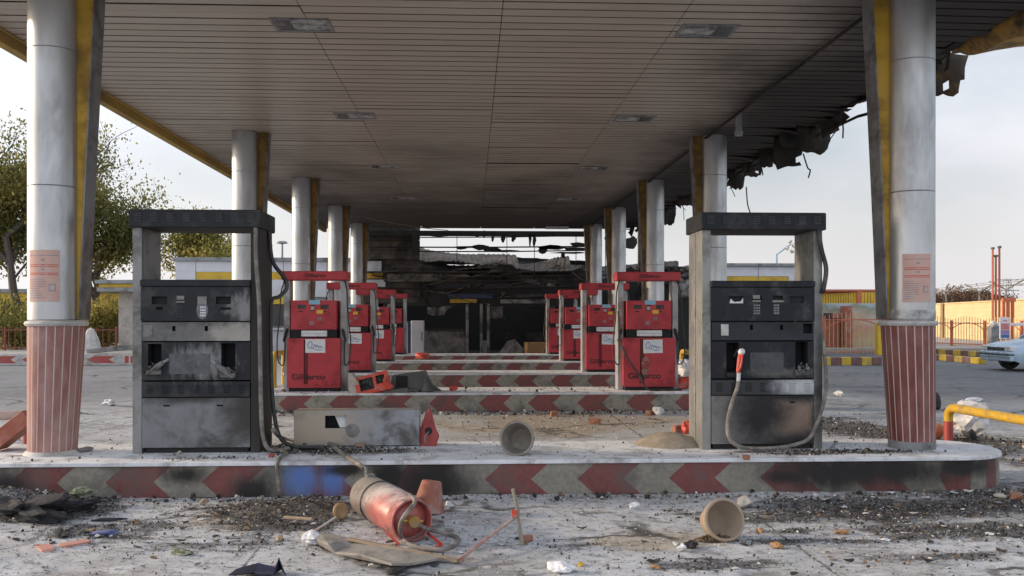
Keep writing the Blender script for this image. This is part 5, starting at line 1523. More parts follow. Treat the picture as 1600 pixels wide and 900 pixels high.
# gatehouse
GY_ = 40.0
gh = thing('gatehouse', 'gatehouse with a ribbed yellow roof edge, red column and painted mural wall', 'building', (U(1330, 500, GY_).x, GY_ + 2, 0))
go = Vector(gh.location)
def gbx(name, px0, px1, py0, py1, Y, d, mat, bev=.01, par=None):
    x0, x1, z0, z1 = bbox_px(px0, px1, py0, py1, Y)
    return MB().box(x0 - go.x, x1 - go.x, Y - go.y, Y + d - go.y, z0, z1).build(name, mat, par or gh, bevel=bev)
xa, xm, xb = U(1240, 0, GY_ - 1).x, U(1342, 0, GY_ - 1.6).x, U(1400, 0, GY_ - 1).x
zt0, zt1, zb0 = U(1284, 461, GY_ - 1).z, U(1342, 456.5, GY_ - 1.6).z, U(1300, 478, GY_ - 1).z
rb = MB()
nr = 26
for k in range(nr):
    u0, u1 = k / nr, (k + .86) / nr
    X0, X1 = xa + (xm - xa) * u0, xa + (xm - xa) * u1
    rb.box(X0 - go.x, X1 - go.x, -3 - .6 * u0, -2.8 - .6 * u0, zb0, zt0 + (zt1 - zt0) * u0)
rb.box(xa - go.x, xm - go.x, -2.79, -2.7, zb0, zt0)
nr = 14
for k in range(nr):
    X0, X1 = xm + .12 + (xb - xm) * k / nr, xm + .12 + (xb - xm) * (k + .86) / nr
    rb.box(X0 - go.x, X1 - go.x, -3.6, -3.4, zb0, zt1)
rb.box(xm - go.x, xb - go.x, -3.38, -3.3, zb0, zt1)
rb.build('roof_edge', MT['yellow_band'], gh, smooth=False)
MB().box(xm - .09 - go.x, xm + .09 - go.x, -3.66, -3.5, zb0 - .02, zt1 + .03).build('edge_trim', MT['orange_red'], gh)
MB().box(xa - go.x, xb - go.x, -3.62, 3, zt1 + .032, zt1 + .12).build('roof', MT['orange_red'], gh)
MB().box(xa - go.x, xb - go.x, -3.3, 3, zb0 - .04, zb0 + .03).build('soffit', MT['orange_red'], gh)
s = NT('painted_mural')
v = s.wpos(); sp_ = s.n('ShaderNodeSeparateXYZ'); s.l(v, sp_.inputs[0])
zz = s.math('ADD', sp_.outputs['Z'], s.math('MULTIPLY', s.math('SUBTRACT', s.noise(v, 1.2, 5, .6), .5), 1.4))
cr = s.n('ShaderNodeValToRGB'); s.l(s.rng(zz, 0, 2.9), cr.inputs[0])
els = cr.color_ramp.elements
els[0].position = 0.0; els[0].color = (.42, .36, .26, 1); els[1].position = 1.0; els[1].color = (.42, .52, .60, 1)
for p_, c_ in ((.22, (.46, .38, .22)), (.34, (.46, .27, .19)), (.5, (.50, .43, .35)), (.62, (.26, .28, .22)), (.68, (.36, .44, .46)), (.82, (.56, .59, .61))):
    e = els.new(p_); e.color = (*c_, 1)
MURAL = s.done(cr.outputs['Color'], .7, 0, .3)
gbx('mural_wall', 1262, 1398, 474, 555, GY_ - 2.4, .25, MURAL)
gbx('column', 1319, 1332, 478, 556, GY_ - 3.1, .4, MT['terracotta'])
gbx('side_column', 1372, 1384, 505, 556, FRY - 1.6, .3, MT['yellow_band'])
gbx('hut_wall', 1284, 1313, 497, 550, GY_ - 2.8, .38, pm('hut_brown', (.30, .10, .05), .7, 0, .2, 3))
gbx('hut_roof', 1300, 1317, 490, 497, GY_ - 2.95, .5, MT['terracotta'])
gbx('hut_arch', 1287, 1302, 489, 500, GY_ - 2.85, .04, MT['dark_brown'])
# bare brown trees beyond the wall
BR = [leaf_mat('brown_twig_leaf', (.16, .10, .07), (.20, .13, .09), .2), leaf_mat('dark_brown_leaf', (.11, .075, .055), (.14, .09, .07), .2), leaf_mat('rusty_leaf', (.20, .125, .08), (.22, .14, .09), .2)]
for k, (px, pt, w) in enumerate(((1478, 452, .9), (1502, 450, 1.2), (1528, 453, 1.2), (1548, 451, 1.2), (1590, 453, 1.1), (1462, 462, .8))):
    tree('brown autumn tree beyond the yellow wall, %s' % ['third from the right column', 'left of the middle wire bracket', 'behind the middle wire bracket', 'just left of the red vent pipes', 'farthest right past the vent pipes', 'lowest and nearest the right column'][k],
         (U(px, 500, 76).x, 76 + k * .7, 0), U(0, pt, 76).z, w * 1.5, 6500, 40 + k, leaf=.2, bare_top=.08, group='brown trees beyond the wall', mats=BR, depth=3)
# pylon
py = thing('pylon', 'thin grey lattice pylon far beyond the right wall', 'pylon', (U(1574, 480, 140).x, 140, 0))
pz = U(0, 432, 140).z
lt = MB()
for sx in (-1, 1):
    for sy in (-1, 1): lt.tube([(sx * 1.5, sy * 1.5, 0), (sx * .3, sy * .3, pz)], .05, 4)
for k in range(6):
    z = pz * (k + .5) / 6.5; q = 1.5 - 1.2 * z / pz
    lt.tube([(-q, -q, z), (q, -q, z + pz / 7)], .04, 4); lt.tube([(q, -q, z), (-q, -q, z + pz / 7)], .04, 4)
lt.build('lattice', MT['galv'], py)
for f_, w in ((.97, 1.8), (.86, 2.6), (.75, 2.0)):
    MB().tube([(-w, 0, pz * f_), (w, 0, pz * f_)], .06, 4).build('cross_arm', MT['galv'], py)

# ---------------------------------------------------------------- parked car
def car(loc):
    root = thing('parked_car', 'pale silver blue sedan entering at the right edge on the far road', 'car', loc)
    paint = pm('silver_blue_paint', (.36, .46, .56), .28, .35, .05, 1); dk = MT['rubber']
    L_, W = 4.4, .84
    def top(x):          # bonnet / boot line
        pts = [(0, .62), (.12, .72), (.45, .78), (1.25, .90), (3.6, .95), (4.3, .90), (4.4, .7)]
        for (a, b), (c, d) in zip(pts[:-1], pts[1:]):
            if a <= x <= c: return b + (d - b) * (x - a) / (c - a)
        return .8
    def low(x):
        z = .24
        for wx in (.84, 3.50):
            d = abs(x - wx)
            if d < .37: z = max(z, .29 + math.sqrt(.37 ** 2 - d * d))
        if x < .25: z = max(z, .34 - x * .4)
        return z
    xs = [i * .05 for i in range(int(L_ / .05) + 1)]
    vs, fs = [], []
    for x in xs:
        e = min(1, .78 + x * .5, .80 + (L_ - x) * .5)
        w = W * e; t, l_ = top(x), low(x)
        sec = [(w * .97, l_), (w, l_ + (t - l_) * .45), (w * .97, t - .06), (w * .88, t), (0, t + .035), (-w * .88, t), (-w * .97, t - .06), (-w, l_ + (t - l_) * .45), (-w * .97, l_)]
        vs += [(x, y, z) for y, z in sec]
    for i in range(len(xs) - 1):
        for j in range(8):
            a = i * 9 + j; fs.append((a, a + 1, a + 10, a + 9))
    fs += [tuple(range(9)), tuple(range(len(vs) - 1, len(vs) - 10, -1))]
    MB().add(vs, fs).build('body', paint, root, ang=50)
    gh_ = MB()
    sec = [(1.15, .90, .74), (1.85, 1.36, .60), (2.9, 1.40, .60), (3.75, .95, .72)]
    gh_.add([(x, w, z) for x, z, w in sec] + [(x, -w, z) for x, z, w in sec], [(0, 1, 5, 4), (2, 3, 7, 6), (0, 3, 2, 1), (4, 5, 6, 7)])
    gh_.build('windows', MT['glass'], root, smooth=False)
    MB().box(1.80, 2.95, -.61, .61, 1.375, 1.43).build('roof', paint, root, bevel=.02)
    pl = MB()
    for y in (.665, -.665):
        for a, b in (((1.15, .90), (1.85, 1.37)), ((2.35, .93), (2.35, 1.38)), ((2.9, 1.38), (3.75, .94))):
            ya = y * (1.12 if a[1] < 1 else .92); yb_ = y * .92
            pl.tube([(a[0], ya, a[1]), (b[0], yb_, b[1])], .03, 5)
    pl.build('pillars', paint, root)
    MB().box(-.06, .14, -.70, .70, .38, .545).build('bumper', paint, root, bevel=.03)
    MB().box(-.068, .10, -.705, .705, .44, .485).build('bumper_strip', dk, root, bevel=.008)
    MB().box(-.03, .10, -.72, .72, .28, .398).build('front_valance', paint, root, bevel=.03)
    MB().box(-.015, .06, -.40, .40, .565, .66).build('grille', dk, root, bevel=.01)
    for y in (-.56, .56):
        MB().box(-.02, .22, y - .13, y + .13, .56, .70).build('headlight', pm('headlight_glass', (.6, .62, .64), .1, .3), root, bevel=.02)
    MB().box(.3, 4.3, -W - .012, -W + .02, .50, .56).build('side_strip', dk, root, bevel=.01)
    for wx in (.84, 3.50):
        for y in (-1, 1):
            M = Matrix.Translation((wx, y * .74, .31)) @ Matrix.Rotation(R(90), 4, 'X')
            wh = MB().lathe([(.19, -.09), (.29, -.09), (.31, -.05), (.31, .05), (.29, .09), (.19, .09)], 28, M).build('wheel', dk, root)
            MB().lathe([(0, .075), (.06, .07), (.10, .05), (.17, .07), (.195, .085)], 20, M if y < 0 else Matrix.Translation((wx, y * .74, .31)) @ Matrix.Rotation(R(-90), 4, 'X')).build('rim', MT['steel_plain'], wh)
    return root
cy_ = P(1575, 582, 0).y
car((U(1556, 560, cy_ + .84).x, cy_ + .84, 0))
# ---------------------------------------------------------------- loose things in the foreground
def brick_mesh(seed, sx, sy, sz):
    r_ = random.Random(seed); vs = []
    for z in (-.5, .5):
        for x, y in ((-.5, -.5), (.5, -.5), (.5, .5), (-.5, .5)):
            vs.append(Vector(((x + r_.uniform(-.12, .12)) * sx, (y + r_.uniform(-.12, .12)) * sy, (z * .8 + r_.uniform(-.1, .1)) * sz)))
    return vs, [(3, 2, 1, 0), (4, 5, 6, 7), (0, 1, 5, 4), (1, 2, 6, 5), (2, 3, 7, 6), (3, 0, 4, 7)]
def crumple_mesh(seed, sx, sy, sz, spikes=60, n=4):
    """a crumpled heap: many folds and pits"""
    bm = bmesh.new(); bmesh.ops.create_icosphere(bm, subdivisions=n, radius=.5)
    r_ = random.Random(seed)
    dirs = [(Vector((r_.uniform(-1, 1), r_.uniform(-1, 1), r_.uniform(-1, 1))).normalized(), r_.uniform(.82, .97), r_.choice((-1, 1)) * r_.uniform(.05, .35)) for _ in range(spikes)]
    for v in bm.verts:
        d = v.co.normalized(); k = 1
        for o, c_, a_ in dirs:
            t = (d.dot(o) - c_) / (1 - c_)
            if t > 0: k += a_ * t
        k += r_.uniform(-.03, .03)
        v.co = Vector((v.co.x * k * sx, v.co.y * k * sy, v.co.z * k * sz))
    bm.verts.index_update()
    out = [v.co.copy() for v in bm.verts], [tuple(v.index for v in f.verts) for f in bm.faces]
    bm.free()
    return out
def blob_mesh(seed, n=2, rough=.25, sx=1, sy=1, sz=1):
    """uneven lump from a subdivided icosphere"""
    bm = bmesh.new(); bmesh.ops.create_icosphere(bm, subdivisions=n, radius=.5)
    r_ = random.Random(seed)
    offs = [Vector((r_.uniform(-1, 1), r_.uniform(-1, 1), r_.uniform(-1, 1))).normalized() for _ in range(9)]
    for v in bm.verts:
        d = v.co.normalized(); k = 1
        for i, o in enumerate(offs): k -= rough * max(0, d.dot(o) - .55) * (1 if i % 3 else -1.0) * 1.6
        k *= 1 + r_.uniform(-.25, .25) * rough
        v.co = Vector((v.co.x * k * sx, v.co.y * k * sy, v.co.z * k * sz))
    vs = [v.co.copy() for v in bm.verts]; bm.verts.index_update()
    fs = [tuple(v.index for v in f.verts) for f in bm.faces]
    bm.free()
    return vs, fs
def lump(name, label, cat, px, py, size, seed, mat, Z=0.0, sx=1, sy=1, sz=.7, rough=.3, group=None, n=2, smooth=True, rotz=None):
    if name in ('brick_piece', 'tile_piece'): vs, fs = brick_mesh(seed, sx * size, sy * size, sz * size)
    elif rough >= .7: vs, fs = crumple_mesh(seed, sx * size, sy * size, sz * size, 260 if name == 'burnt_heap' else 50, 4 if name == 'burnt_heap' else 3)
    else: vs, fs = blob_mesh(seed, n, rough, sx * size, sy * size, sz * size)
    zmin = min(v.z for v in vs)
    p = P(px, py, Z)
    base = Z + (gz(p.x, p.y) if Z == 0 else 0)
    o = MB().add([(v.x, v.y, v.z - zmin * .92) for v in vs], fs).build(name, mat, None, smooth=smooth, ang=50, loc=(p.x, p.y + sy * size * .4, base - .004), rot=(0, 0, rotz if rotz is not None else seed * 1.3))
    return tag(o, label, cat, group)

# fire extinguisher
EA, EB = P(572, 772, .155), P(640, 811, .15)
ex = thing('fire_extinguisher', 'large red fire extinguisher dusted white, lying in front of the kerb', 'fire extinguisher', (EA + EB) / 2)
ax = (EB - EA); EL = ax.length; ex.rotation_euler = ax.to_track_quat('Z', 'Y').to_euler()
s = NT('dusty_red_extinguisher')
v = s.coords('Object'); g = s.n('ShaderNodeNewGeometry'); sn = s.n('ShaderNodeSeparateXYZ'); s.l(g.outputs['Normal'], sn.inputs[0]); so_ = s.n('ShaderNodeSeparateXYZ'); s.l(v, so_.inputs[0])
nz_ = s.noise(v, 5, 9, .68)
dst = s.rng(s.math('ADD', s.math('MULTIPLY', sn.outputs['Z'], .55), s.math('ADD', s.math('MULTIPLY', nz_, 1.0), s.math('MULTIPLY', so_.outputs['Z'], -.55))), .45, 1.02, 0, .92, True)
c = s.mix(s.rng(nz_, .35, .65), (.34, .06, .05), (.46, .16, .14)); c = s.mix(dst, c, (.50, .46, .43))
c = s.mix(s.rng(s.math('ADD', so_.outputs['Z'], s.math('MULTIPLY', s.math('SUBTRACT', nz_, .5), .5)), -.12, .16, .9, 0, True), c, (.17, .155, .14))
c = s.mix(s.rng(s.noise(v, 7, 9, .75), .54, .62, 0, .7, True), c, (.11, .085, .075))
s.bump(s.noise(v, 60, 4), .15, .004)
EXM = s.done(c, s.rng(dst, 0, 1, .4, .85), 0)
h2 = EL / 2
MB().lathe([(0, -h2 - .03), (.07, -h2 - .015), (.125, -h2 + .02), (.150, -h2 + .07), (.152, 0), (.150, h2 - .07), (.125, h2 - .02), (.07, h2 + .015), (0, h2 + .02)], 36).build('cylinder', EXM, ex, ang=60)
MB().lathe([(.153, -.14), (.156, -.138), (.156, -.115), (.153, -.113)], 36).build('burnt_band', MT['rubber'], ex)
sk = MB().lathe([(.140, h2 - .06), (.148, h2 - .04), (.142, h2 + .05), (.132, h2 + .052), (.128, h2 - .03)], 36)
sk.build('foot_ring', EXM, ex)
vv = MB(); vv.cyl((0, 0, h2 + .01), (0, 0, h2 + .075), .034, .026, 14); vv.cyl((0, 0, h2 + .075), (0, 0, h2 + .10), .04, .04, 8)
vb = vv.build('valve', pm('old_brass', (.40, .24, .08), .5, .6, .2, 8, dirt=(.3, .26, .2), damt=.4), ex)
MB().cyl((-.09, .01, h2 + .06), (.07, -.01, h2 + .06), .011, .011, 8).build('outlet_pipe', pm('brass_pipe', (.48, .30, .06), .4, .6, .15, 8), vb)
inv = Matrix.Translation(Vector(ex.location)) @ ex.rotation_euler.to_matrix().to_4x4(); inv = inv.inverted()
def exl(px, py, Z): return inv @ P(px, py, Z)
MB().tube(catmull([exl(640, 773, .30), exl(648, 785, .28), exl(636, 800, .26), exl(626, 818, .18), exl(627, 838, .05), exl(645, 853, .02), exl(690, 859, .02), exl(714, 848, .02), exl(712, 838, .02), exl(690, 832, .03), exl(668, 827, .08), exl(655, 820, .13)], 6), .014, 8).build('hose', MT['dusty_hose'], ex)
MB().tube(catmull([exl(664, 803, .06), exl(675, 812, .02), exl(692, 816, .02), exl(680, 822, .02), exl(662, 822, .06)], 6), .009, 6).build('discharge_hose', MT['dusty_hose'], ex)
for (a, b) in (((655, 822, .05), (690, 851, .015)), ((688, 848, .015), (682, 855, .015)), ((604, 832, .09), (624, 851, .015))):
    MB().cyl(exl(*a), exl(*b), .010, .010, 6).build('leg', MT['red_bright'], ex)
MB().box(-.03, .03, .15, .165, -h2 + .05, -h2 + .12).build('bracket', MT['galv'], ex)
MB().cyl((0, .12, -h2 + .02), (.02, .19, -h2 - .07), .012, .012, 8).build('hook', MT['galv'], ex)

# upturned terracotta pot
p = P(667, 806, 0)
pt = MB().lathe([(0, .235), (.068, .235), (.076, .228), (.125, .012), (.122, 0), (.11, 0), (.062, .215)], 30).build('terracotta_pot', pm('terracotta_pot', (.30, .10, .065), .7, 0, .2, 5, dirt=(.40, .30, .26), damt=.35, dscale=4), rot=(R(-6), R(8), 0), loc=(p.x, p.y + .1, .01))
tag(pt, 'upturned terracotta plant pot behind the lying fire extinguisher', 'pot')

POT = pm('concrete_pot', (.22, .195, .165), .85, 0, .15, 4, dirt=(.36, .32, .27), damt=.35, dscale=5, bump=.4, bscale=40)
POT2 = pm('tan_clay_pot', (.34, .255, .18), .85, 0, .15, 4, dirt=(.24, .22, .20), damt=.4, dscale=5, bump=.4, bscale=40)
def bowl(name, label, px, py, Z, r_, depth, mat, rot, dy=.0):
    rb = r_ * .62; th = .016
    prof = [(0, 0), (rb, 0), (rb + .01, .008), (r_ - .012, depth * .80), (r_, depth * .83), (r_ + .004, depth * .97), (r_ - .002, depth), (r_ - th, depth), (r_ - th - .006, depth * .80), (rb - th * .4, .05), (rb * .5, .03), (0, .03)]
    p = P(px, py, Z)
    o = MB().lathe(prof, 40).build(name, mat, None, loc=p, rot=rot, ang=45)
    M = Euler(rot).to_matrix()
    lo = min((M @ Vector(v.co)).z for v in o.data.vertices); fr = min((M @ Vector(v.co)).y for v in o.data.vertices)
    o.location = (p.x, p.y - fr * .4, Z - lo - .004)
    return tag(o, label, 'pot')
bowl('plant_pot', 'grey concrete pot lying on its side on the nearest kerb island', 817, 709, HK, .150, .22, POT, (R(80), R(0), R(-16)))
bowl('plant_pot', 'tan clay pot lying open on the ground with soil spilling out', 1119, 840, 0.0, .142, .20, POT2, (R(74), R(0), R(10)))
SOIL = pm('brown_soil', (.10, .065, .035), .95, 0, .5, 20, dirt=(.20, .14, .08), damt=.4, dscale=20, bump=.9, bscale=60, bdist=.015)
def scatter_pile(name, label, cat, px, py, w, d, h, n, sz, mats, seed, Z=0.0, kind=None, group=None):
    r_ = random.Random(seed)
    p = P(px, py, Z); mb = MB()
    for k in range(n):
        a, q = r_.uniform(0, 6.28), math.sqrt(r_.random())
        x, y = q * w * math.cos(a), q * d * math.sin(a)
        z = h * (1 - q ** 1.3) * r_.uniform(.3, 1)
        vs, fs = chip(r_, sz * r_.uniform(.4, 1.3))
        mb.add([(x + v[0], y + v[1], z + max(-.002, v[2])) for v in vs], fs, r_.randrange(len(mats)))
    o = mb.build(name, mats, None, smooth=False, loc=(p.x, p.y, Z + (gz(p.x, p.y) * .7 if Z == 0 else 0)))
    return tag(o, label, cat, group, kind)
def chip(r_, sz, flat=.45):
    e = Euler((r_.uniform(-.6, .6), r_.uniform(-.6, .6), r_.uniform(0, 6.28))).to_matrix()
    vs = []
    for dz in (-1, 1):
        for k in range(4):
            a = math.pi / 2 * k + r_.uniform(-.4, .4)
            q = r_.uniform(.5, 1) * (1 if dz < 0 else r_.uniform(.5, .95))
            vs.append(e @ Vector((q * sz * .5 * math.cos(a), q * sz * .5 * math.sin(a) * .75, dz * sz * flat * .35)))
    zm = min(v.z for v in vs)
    vs = [(v.x, v.y, v.z - zm - sz * .04) for v in vs]
    return vs, [(3, 2, 1, 0), (4, 5, 6, 7), (0, 1, 5, 4), (1, 2, 6, 5), (2, 3, 7, 6), (3, 0, 4, 7)]
scatter_pile('soil_clumps', 'brown soil clumps spilled at the mouth of the tan clay pot', 'soil', 1118, 845, .15, .05, .05, 260, .026, [SOIL], 4)

# tripod of broken stakes
st = thing('broken_stand', 'broken stand of three pale stakes right of the fire extinguisher', 'stand', P(800, 850, 0))
sl_ = Vector(st.location)
yy = P(815, 850, 0).y
top = U(801, 764, yy - .05); mid = U(803, 803, yy - .05)
STK = pm('pink_white_stake', (.38, .27, .24), .7, 0, .25, 6, dirt=(.32, .09, .07), damt=.35, dscale=7); STK2 = pm('grey_green_stake', (.24, .22, .17), .8, 0, .25, 6)
MB().tube([top - sl_, mid + Vector((.03, 0, 0)) - sl_, U(800, 812, yy - .05) - sl_], [.012, .013, .012], 7).build('stake', STK2, st)
MB().tube([P(715, 877, .01) - sl_, U(765, 838, yy - .12) - sl_, U(801, 811, yy - .06) - sl_], [.012, .011, .011], 7).build('stake', STK, st)
MB().tube([U(806, 795, yy - .03) - sl_, P(816, 850, .008) - sl_], [.012, .015], 7).build('stake', STK2, st)
MB().box(-.015, .02, -.012, .012, -.02, .025).build('joint', MT['red_bright'], st, loc=mid - sl_)

# sheet and lath in front of the extinguisher
SHT = pm('ash_grey_sheet', (.27, .25, .225), .8, 0, .15, 5, dirt=(.15, .135, .12), damt=.35, dscale=5, bump=.2)
pts = [(468, 833, .03), (500, 835, .06), (560, 846, .05), (640, 860, .035), (690, 875, .02), (640, 884, .02), (612, 884, .05), (560, 868, .06), (524, 866, .015), (512, 852, .06)]
w3 = [P(*q) for q in pts]; cen = sum(w3, Vector()) / len(w3)
mb = MB(); n = len(w3)
mb.add([q - cen for q in w3] + [q - cen + Vector((0, 0, .014)) for q in w3], [tuple(range(n - 1, -1, -1)), tuple(range(n, 2 * n))] + [(k, (k + 1) % n, n + (k + 1) % n, n + k) for k in range(n)])
tag(mb.build('broken_sheet', SHT, smooth=False, loc=cen), 'bent ash grey sheet on the ground in front of the fire extinguisher', 'sheet')
def lath(label, a, b, w, t, mat, name='wooden_lath'):
    a, b = P(*a), P(*b); d = (b - a); ln = d.length
    M = d.to_track_quat('X', 'Z').to_matrix().to_4x4()
    o = MB().box(-ln / 2, ln / 2, -w / 2, w / 2, -t / 2, t / 2).build(name, mat, None, bevel=.003, loc=(a + b) / 2)
    o.rotation_euler = M.to_euler()
    return tag(o, label, 'lath')
lath('long pale wooden lath beside the bent grey sheet', (545, 842, .075), (716, 876, .02), .035, .018, MT['wood'])
lath('short grey stick lying on the burnt rubble left of the extinguisher', (488, 832, .07), (525, 808, .10), .014, .012, MT['stone'])
lath('thin stick on the rubble below the hanging beige hose', (444, 808, .09), (488, 811, .10), .022, .018, MT['wood'])
lath('short pale tube on the slab right of the right burnt pump', (1296, 702, HK + .015), (1308, 690, HK + .05), .018, .018, MT['grey_board'], 'tube_end')
# wooden roundel
o = MB().lathe([(0, -.014), (.045, -.016), (.058, -.008), (.058, .010), (.046, .016), (.02, .006), (0, .008)], 18).build('wooden_disc', pm('brown_disc', (.30, .19, .09), .7, 0, .25, 5, dirt=(.12, .09, .06), damt=.4), None, rot=(R(80), R(12), R(35)), loc=P(532, 822, 0) + Vector((0, 0, .11)))
tag(o, 'small brown wooden disc standing on edge beside the extinguisher', 'disc')

# hoses torn from the left burnt pump
o = MB().tube(catmull([P(424, 700, HK + .02), P(435, 703, HK + .02), P(447, 708, HK + .02), P(436, 718, HK + .02), U(433, 735, 7.50), U(437, 765, 7.49), U(439, 785, 7.47), P(436, 800, .06)], 7), .017, 8).build('hose_end', MT['dusty_hose'])
tag(o, 'pale beige hose hanging down over the kerb left of the blue paint', 'hose')
o = MB().tube(catmull([P(427, 672, HK + .25), P(440, 684, HK + .03), P(470, 693, HK + .03), P(510, 692, HK + .03), P(528, 703, HK + .03), P(545, 716, HK + .04), P(566, 729, HK + .02), U(573, 742, 7.47), U(573, 752, 7.40)], 7), .02, 8).build('hose_end', MT['dusty_hose'])
tag(o, 'thick dusty hose snaking across the slab to the fire extinguisher', 'hose')
lump('hose_coupling', 'small red and white hose coupling at the foot of the left burnt pump', 'coupling', 424, 714, .06, 3, MT['red_bright'], HK, 1.2, .8, .5)

# fallen post cover with a red end plate, lying on the back of the nearest island
yp = 8.36
a, b = U(459, 690, yp), U(655, 690, yp)
fp = thing('fallen_post_cover', 'fallen grey metal post cover with red end plate lying on the nearest island', 'metal cover', ((a.x + b.x) / 2, yp + .1, HK))
w = (b.x - a.x) / 2; hh = U(560, 641, yp).z - HK
FPM = pm('fallen_cover_metal', (.30, .31, .33), .45, .4, .12, 4, dirt=(.13, .12, .11), damt=.3, soot2=[((-.45, 0, .15), (.55, .5, .4))], soot2col=(.42, .35, .275), snoise=.35)
lxx = lambda px: U(px, 660, yp).x - fp.location.x
mb = MB().panel(-w, w, .012, hh, -.1, .22, [(lxx(508), lxx(541), U(0, 672, yp).z - HK, U(0, 652, yp).z - HK, .12)], 0, 1)
mb.build('cover', [FPM, MT['dark']], fp, bevel=.012)
MB().add([(lxx(522), -.06, U(0, 652, yp).z - HK - .002), (lxx(540), -.06, U(0, 652, yp).z - HK - .002), (lxx(540), -.06, U(0, 672, yp).z - HK + .002), (lxx(530), -.06, U(0, 672, yp).z - HK + .002)], [(0, 3, 2, 1)]).build('inner_bracket', MT['paper'], fp, smooth=False)
MB().lathe([(0, .008), (.05, .008), (.065, 0)], 18, Matrix.Translation((lxx(551), -.101, .15)) @ Matrix.Rotation(R(90), 4, 'X')).build('round_cap', MT['grey_board'], fp)
MB().box(lxx(556) - .0, lxx(570), -.13, -.102, .0, .035).build('corner_bracket', MT['terracotta'], fp)
pl_ = [(-.02, 0), (.13, .0), (.16, .10), (.12, .17), (.06, .36), (.02, .30), (-.05, .10)]
ep = MB().prism(pl_, -.015, .015).build('end_plate', pm('dull_red_plate', (.34, .05, .045), .55, 0, .15, 4, dirt=(.2, .04, .04), damt=.35), fp, loc=(w + .03, -.06, 0), rot=(R(-6), 0, R(-18)), bevel=.006)
MB().lathe([(0, .002), (.033, .002), (.036, 0)], 16, Matrix.Translation((.06, -.017, .14)) @ Matrix.Rotation(R(90), 4, 'X')).build('hole', MT['dark'], ep)
MB().tube(catmull([(.06, -.02, .13), (.05, -.08, .08), (.07, -.10, .02)], 5), .008, 6).build('cable', MT['grey_board'], ep)

# fallen console on the second island
yc = 14.3
fc = thing('fallen_console', 'broken red pump console lying open with grey panels on the second island', 'pump console', (U(610, 610, yc).x, yc + .12, HK - .02))
fx = lambda px: U(px, 600, yc).x - fc.location.x
fz = lambda py: U(600, py, yc).z - fc.location.z
mb = MB().prism([(fx(545), fz(617)), (fx(562), fz(619)), (fx(560), fz(598)), (fx(549), fz(584)), (fx(543), fz(588))], -.10, .14)
mb.build('end_piece', MT['stone'], fc, smooth=False)
M = Matrix.Translation((fx(582), -.07, fz(601))) @ Matrix.Rotation(R(-14), 4, 'Y') @ Matrix.Rotation(R(-24), 4, 'X')
tr_ = MB().panel(-.27, .27, -.16, .16, -.05, .10, [(-.20, .02, -.09, .11, .05), (.07, .21, -.03, .11, .05)], 0, 1)
tr_.v = [tuple(M @ Vector(q)) for q in tr_.v]
tr_.build('red_console', [MT['red_bright'], MT['glass_dark']], fc, bevel=.012)
vs, fs = blob_mesh(5, 2, .6, .20, .12, .15)
MB().add([(v.x + fx(606), v.y - .12, v.z + fz(604)) for v in vs], fs).build('red_shard', MT['red_bright'], fc, smooth=False)
vs, fs = blob_mesh(8, 1, .6, .14, .1, .2)
MB().add([(v.x + fx(602), v.y - .1, v.z + fz(596)) for v in vs], fs).build('red_shard', MT['red_bright'], fc, smooth=False)
DKG = pm('dark_grey_plastic', (.085, .085, .088), .6, 0, .2, 4, dirt=(.15, .14, .13), damt=.3)
mb = MB().prism([(fx(607), fz(611)), (fx(678), fz(611)), (fx(664), fz(581)), (fx(612), fz(588))], .0, .26)
mb.prism([(fx(590), fz(620)), (fx(640), fz(613)), (fx(636), fz(606)), (fx(592), fz(612))], -.14, -.01)
mb.build('grey_panel', DKG, fc, smooth=False)
MB().box(fx(618), fx(636), -.012, -.002, fz(606), fz(588)).build('panel_opening', MT['dark'], fc)
MB().prism([(fx(660), fz(612)), (fx(690), fz(611)), (fx(676), fz(602)), (fx(664), fz(584))], -.10, -.02).build('grey_panel', MT['grey_board'], fc, smooth=False)

# terracotta slab leaning at the left
o = MB().box(-.07, .07, -.12, .12, 0, .42).build('terracotta_slab', MT['terracotta'], bevel=.008, rot=(0, R(52), 0), loc=(U(4, 697, 8.3).x - .06, 8.3, HK + .055))
tag(o, 'dark terracotta slab leaning at the left end of the nearest island', 'slab')
# guard rails round the island ends
GYEL = pm('guard_yellow', (.62, .38, .03), .5, 0, .15, 4, dirt=(.36, .24, .08), damt=.35, dscale=4); GRED = pm('guard_red', (.36, .06, .05), .5, 0, .15, 4)
GPNK = pm('guard_faded_pink', (.46, .26, .20), .6, 0, .15, 4, dirt=(.5, .4, .36), damt=.4)
def guard(label, foot, tip, h, r_, mat_top, mat_foot, group='guard rails at the island ends'):
    foot, tip = Vector(foot), Vector(tip)
    root = thing('guard_rail', label, 'guard rail', foot, group=group)
    d = tip - foot; u = d.normalized()
    b = r_ * 2.2
    pts = [Vector((0, 0, h * .62)), Vector((0, 0, h - b))]
    for q in range(1, 6):
        a = math.pi / 2 * q / 5; pts.append(Vector((0, 0, h - b)) + u * b * (1 - math.cos(a)) + Vector((0, 0, b * math.sin(a))))
    for q in range(0, 6):
        a = math.pi / 2 * q / 5; pts.append(Vector((0, 0, h - b)) + d - u * b * (1 - math.sin(a)) + Vector((0, 0, b * math.cos(a))))
    pts.append(d + Vector((0, 0, h * .62)))
    MB().tube(pts, r_, 12).build('bent_pipe', mat_top, root)
    for q in (Vector(), d): MB().cyl(q, q + Vector((0, 0, h * .62)), r_ * 1.01, r_ * 1.01, 12).build('leg', mat_foot, root)
f0 = P(1482, 693, 0); t0 = P(1600, 659, .415); dd = Vector((t0.x - f0.x, t0.y - f0.y, 0)).normalized() * 2.4
guard('bent yellow guard pipe on a red foot at the right end of the nearest island', f0, f0 + dd, .43, .052, GYEL, GRED)
f0 = U(44, 690, 9.6); f0.z = 0
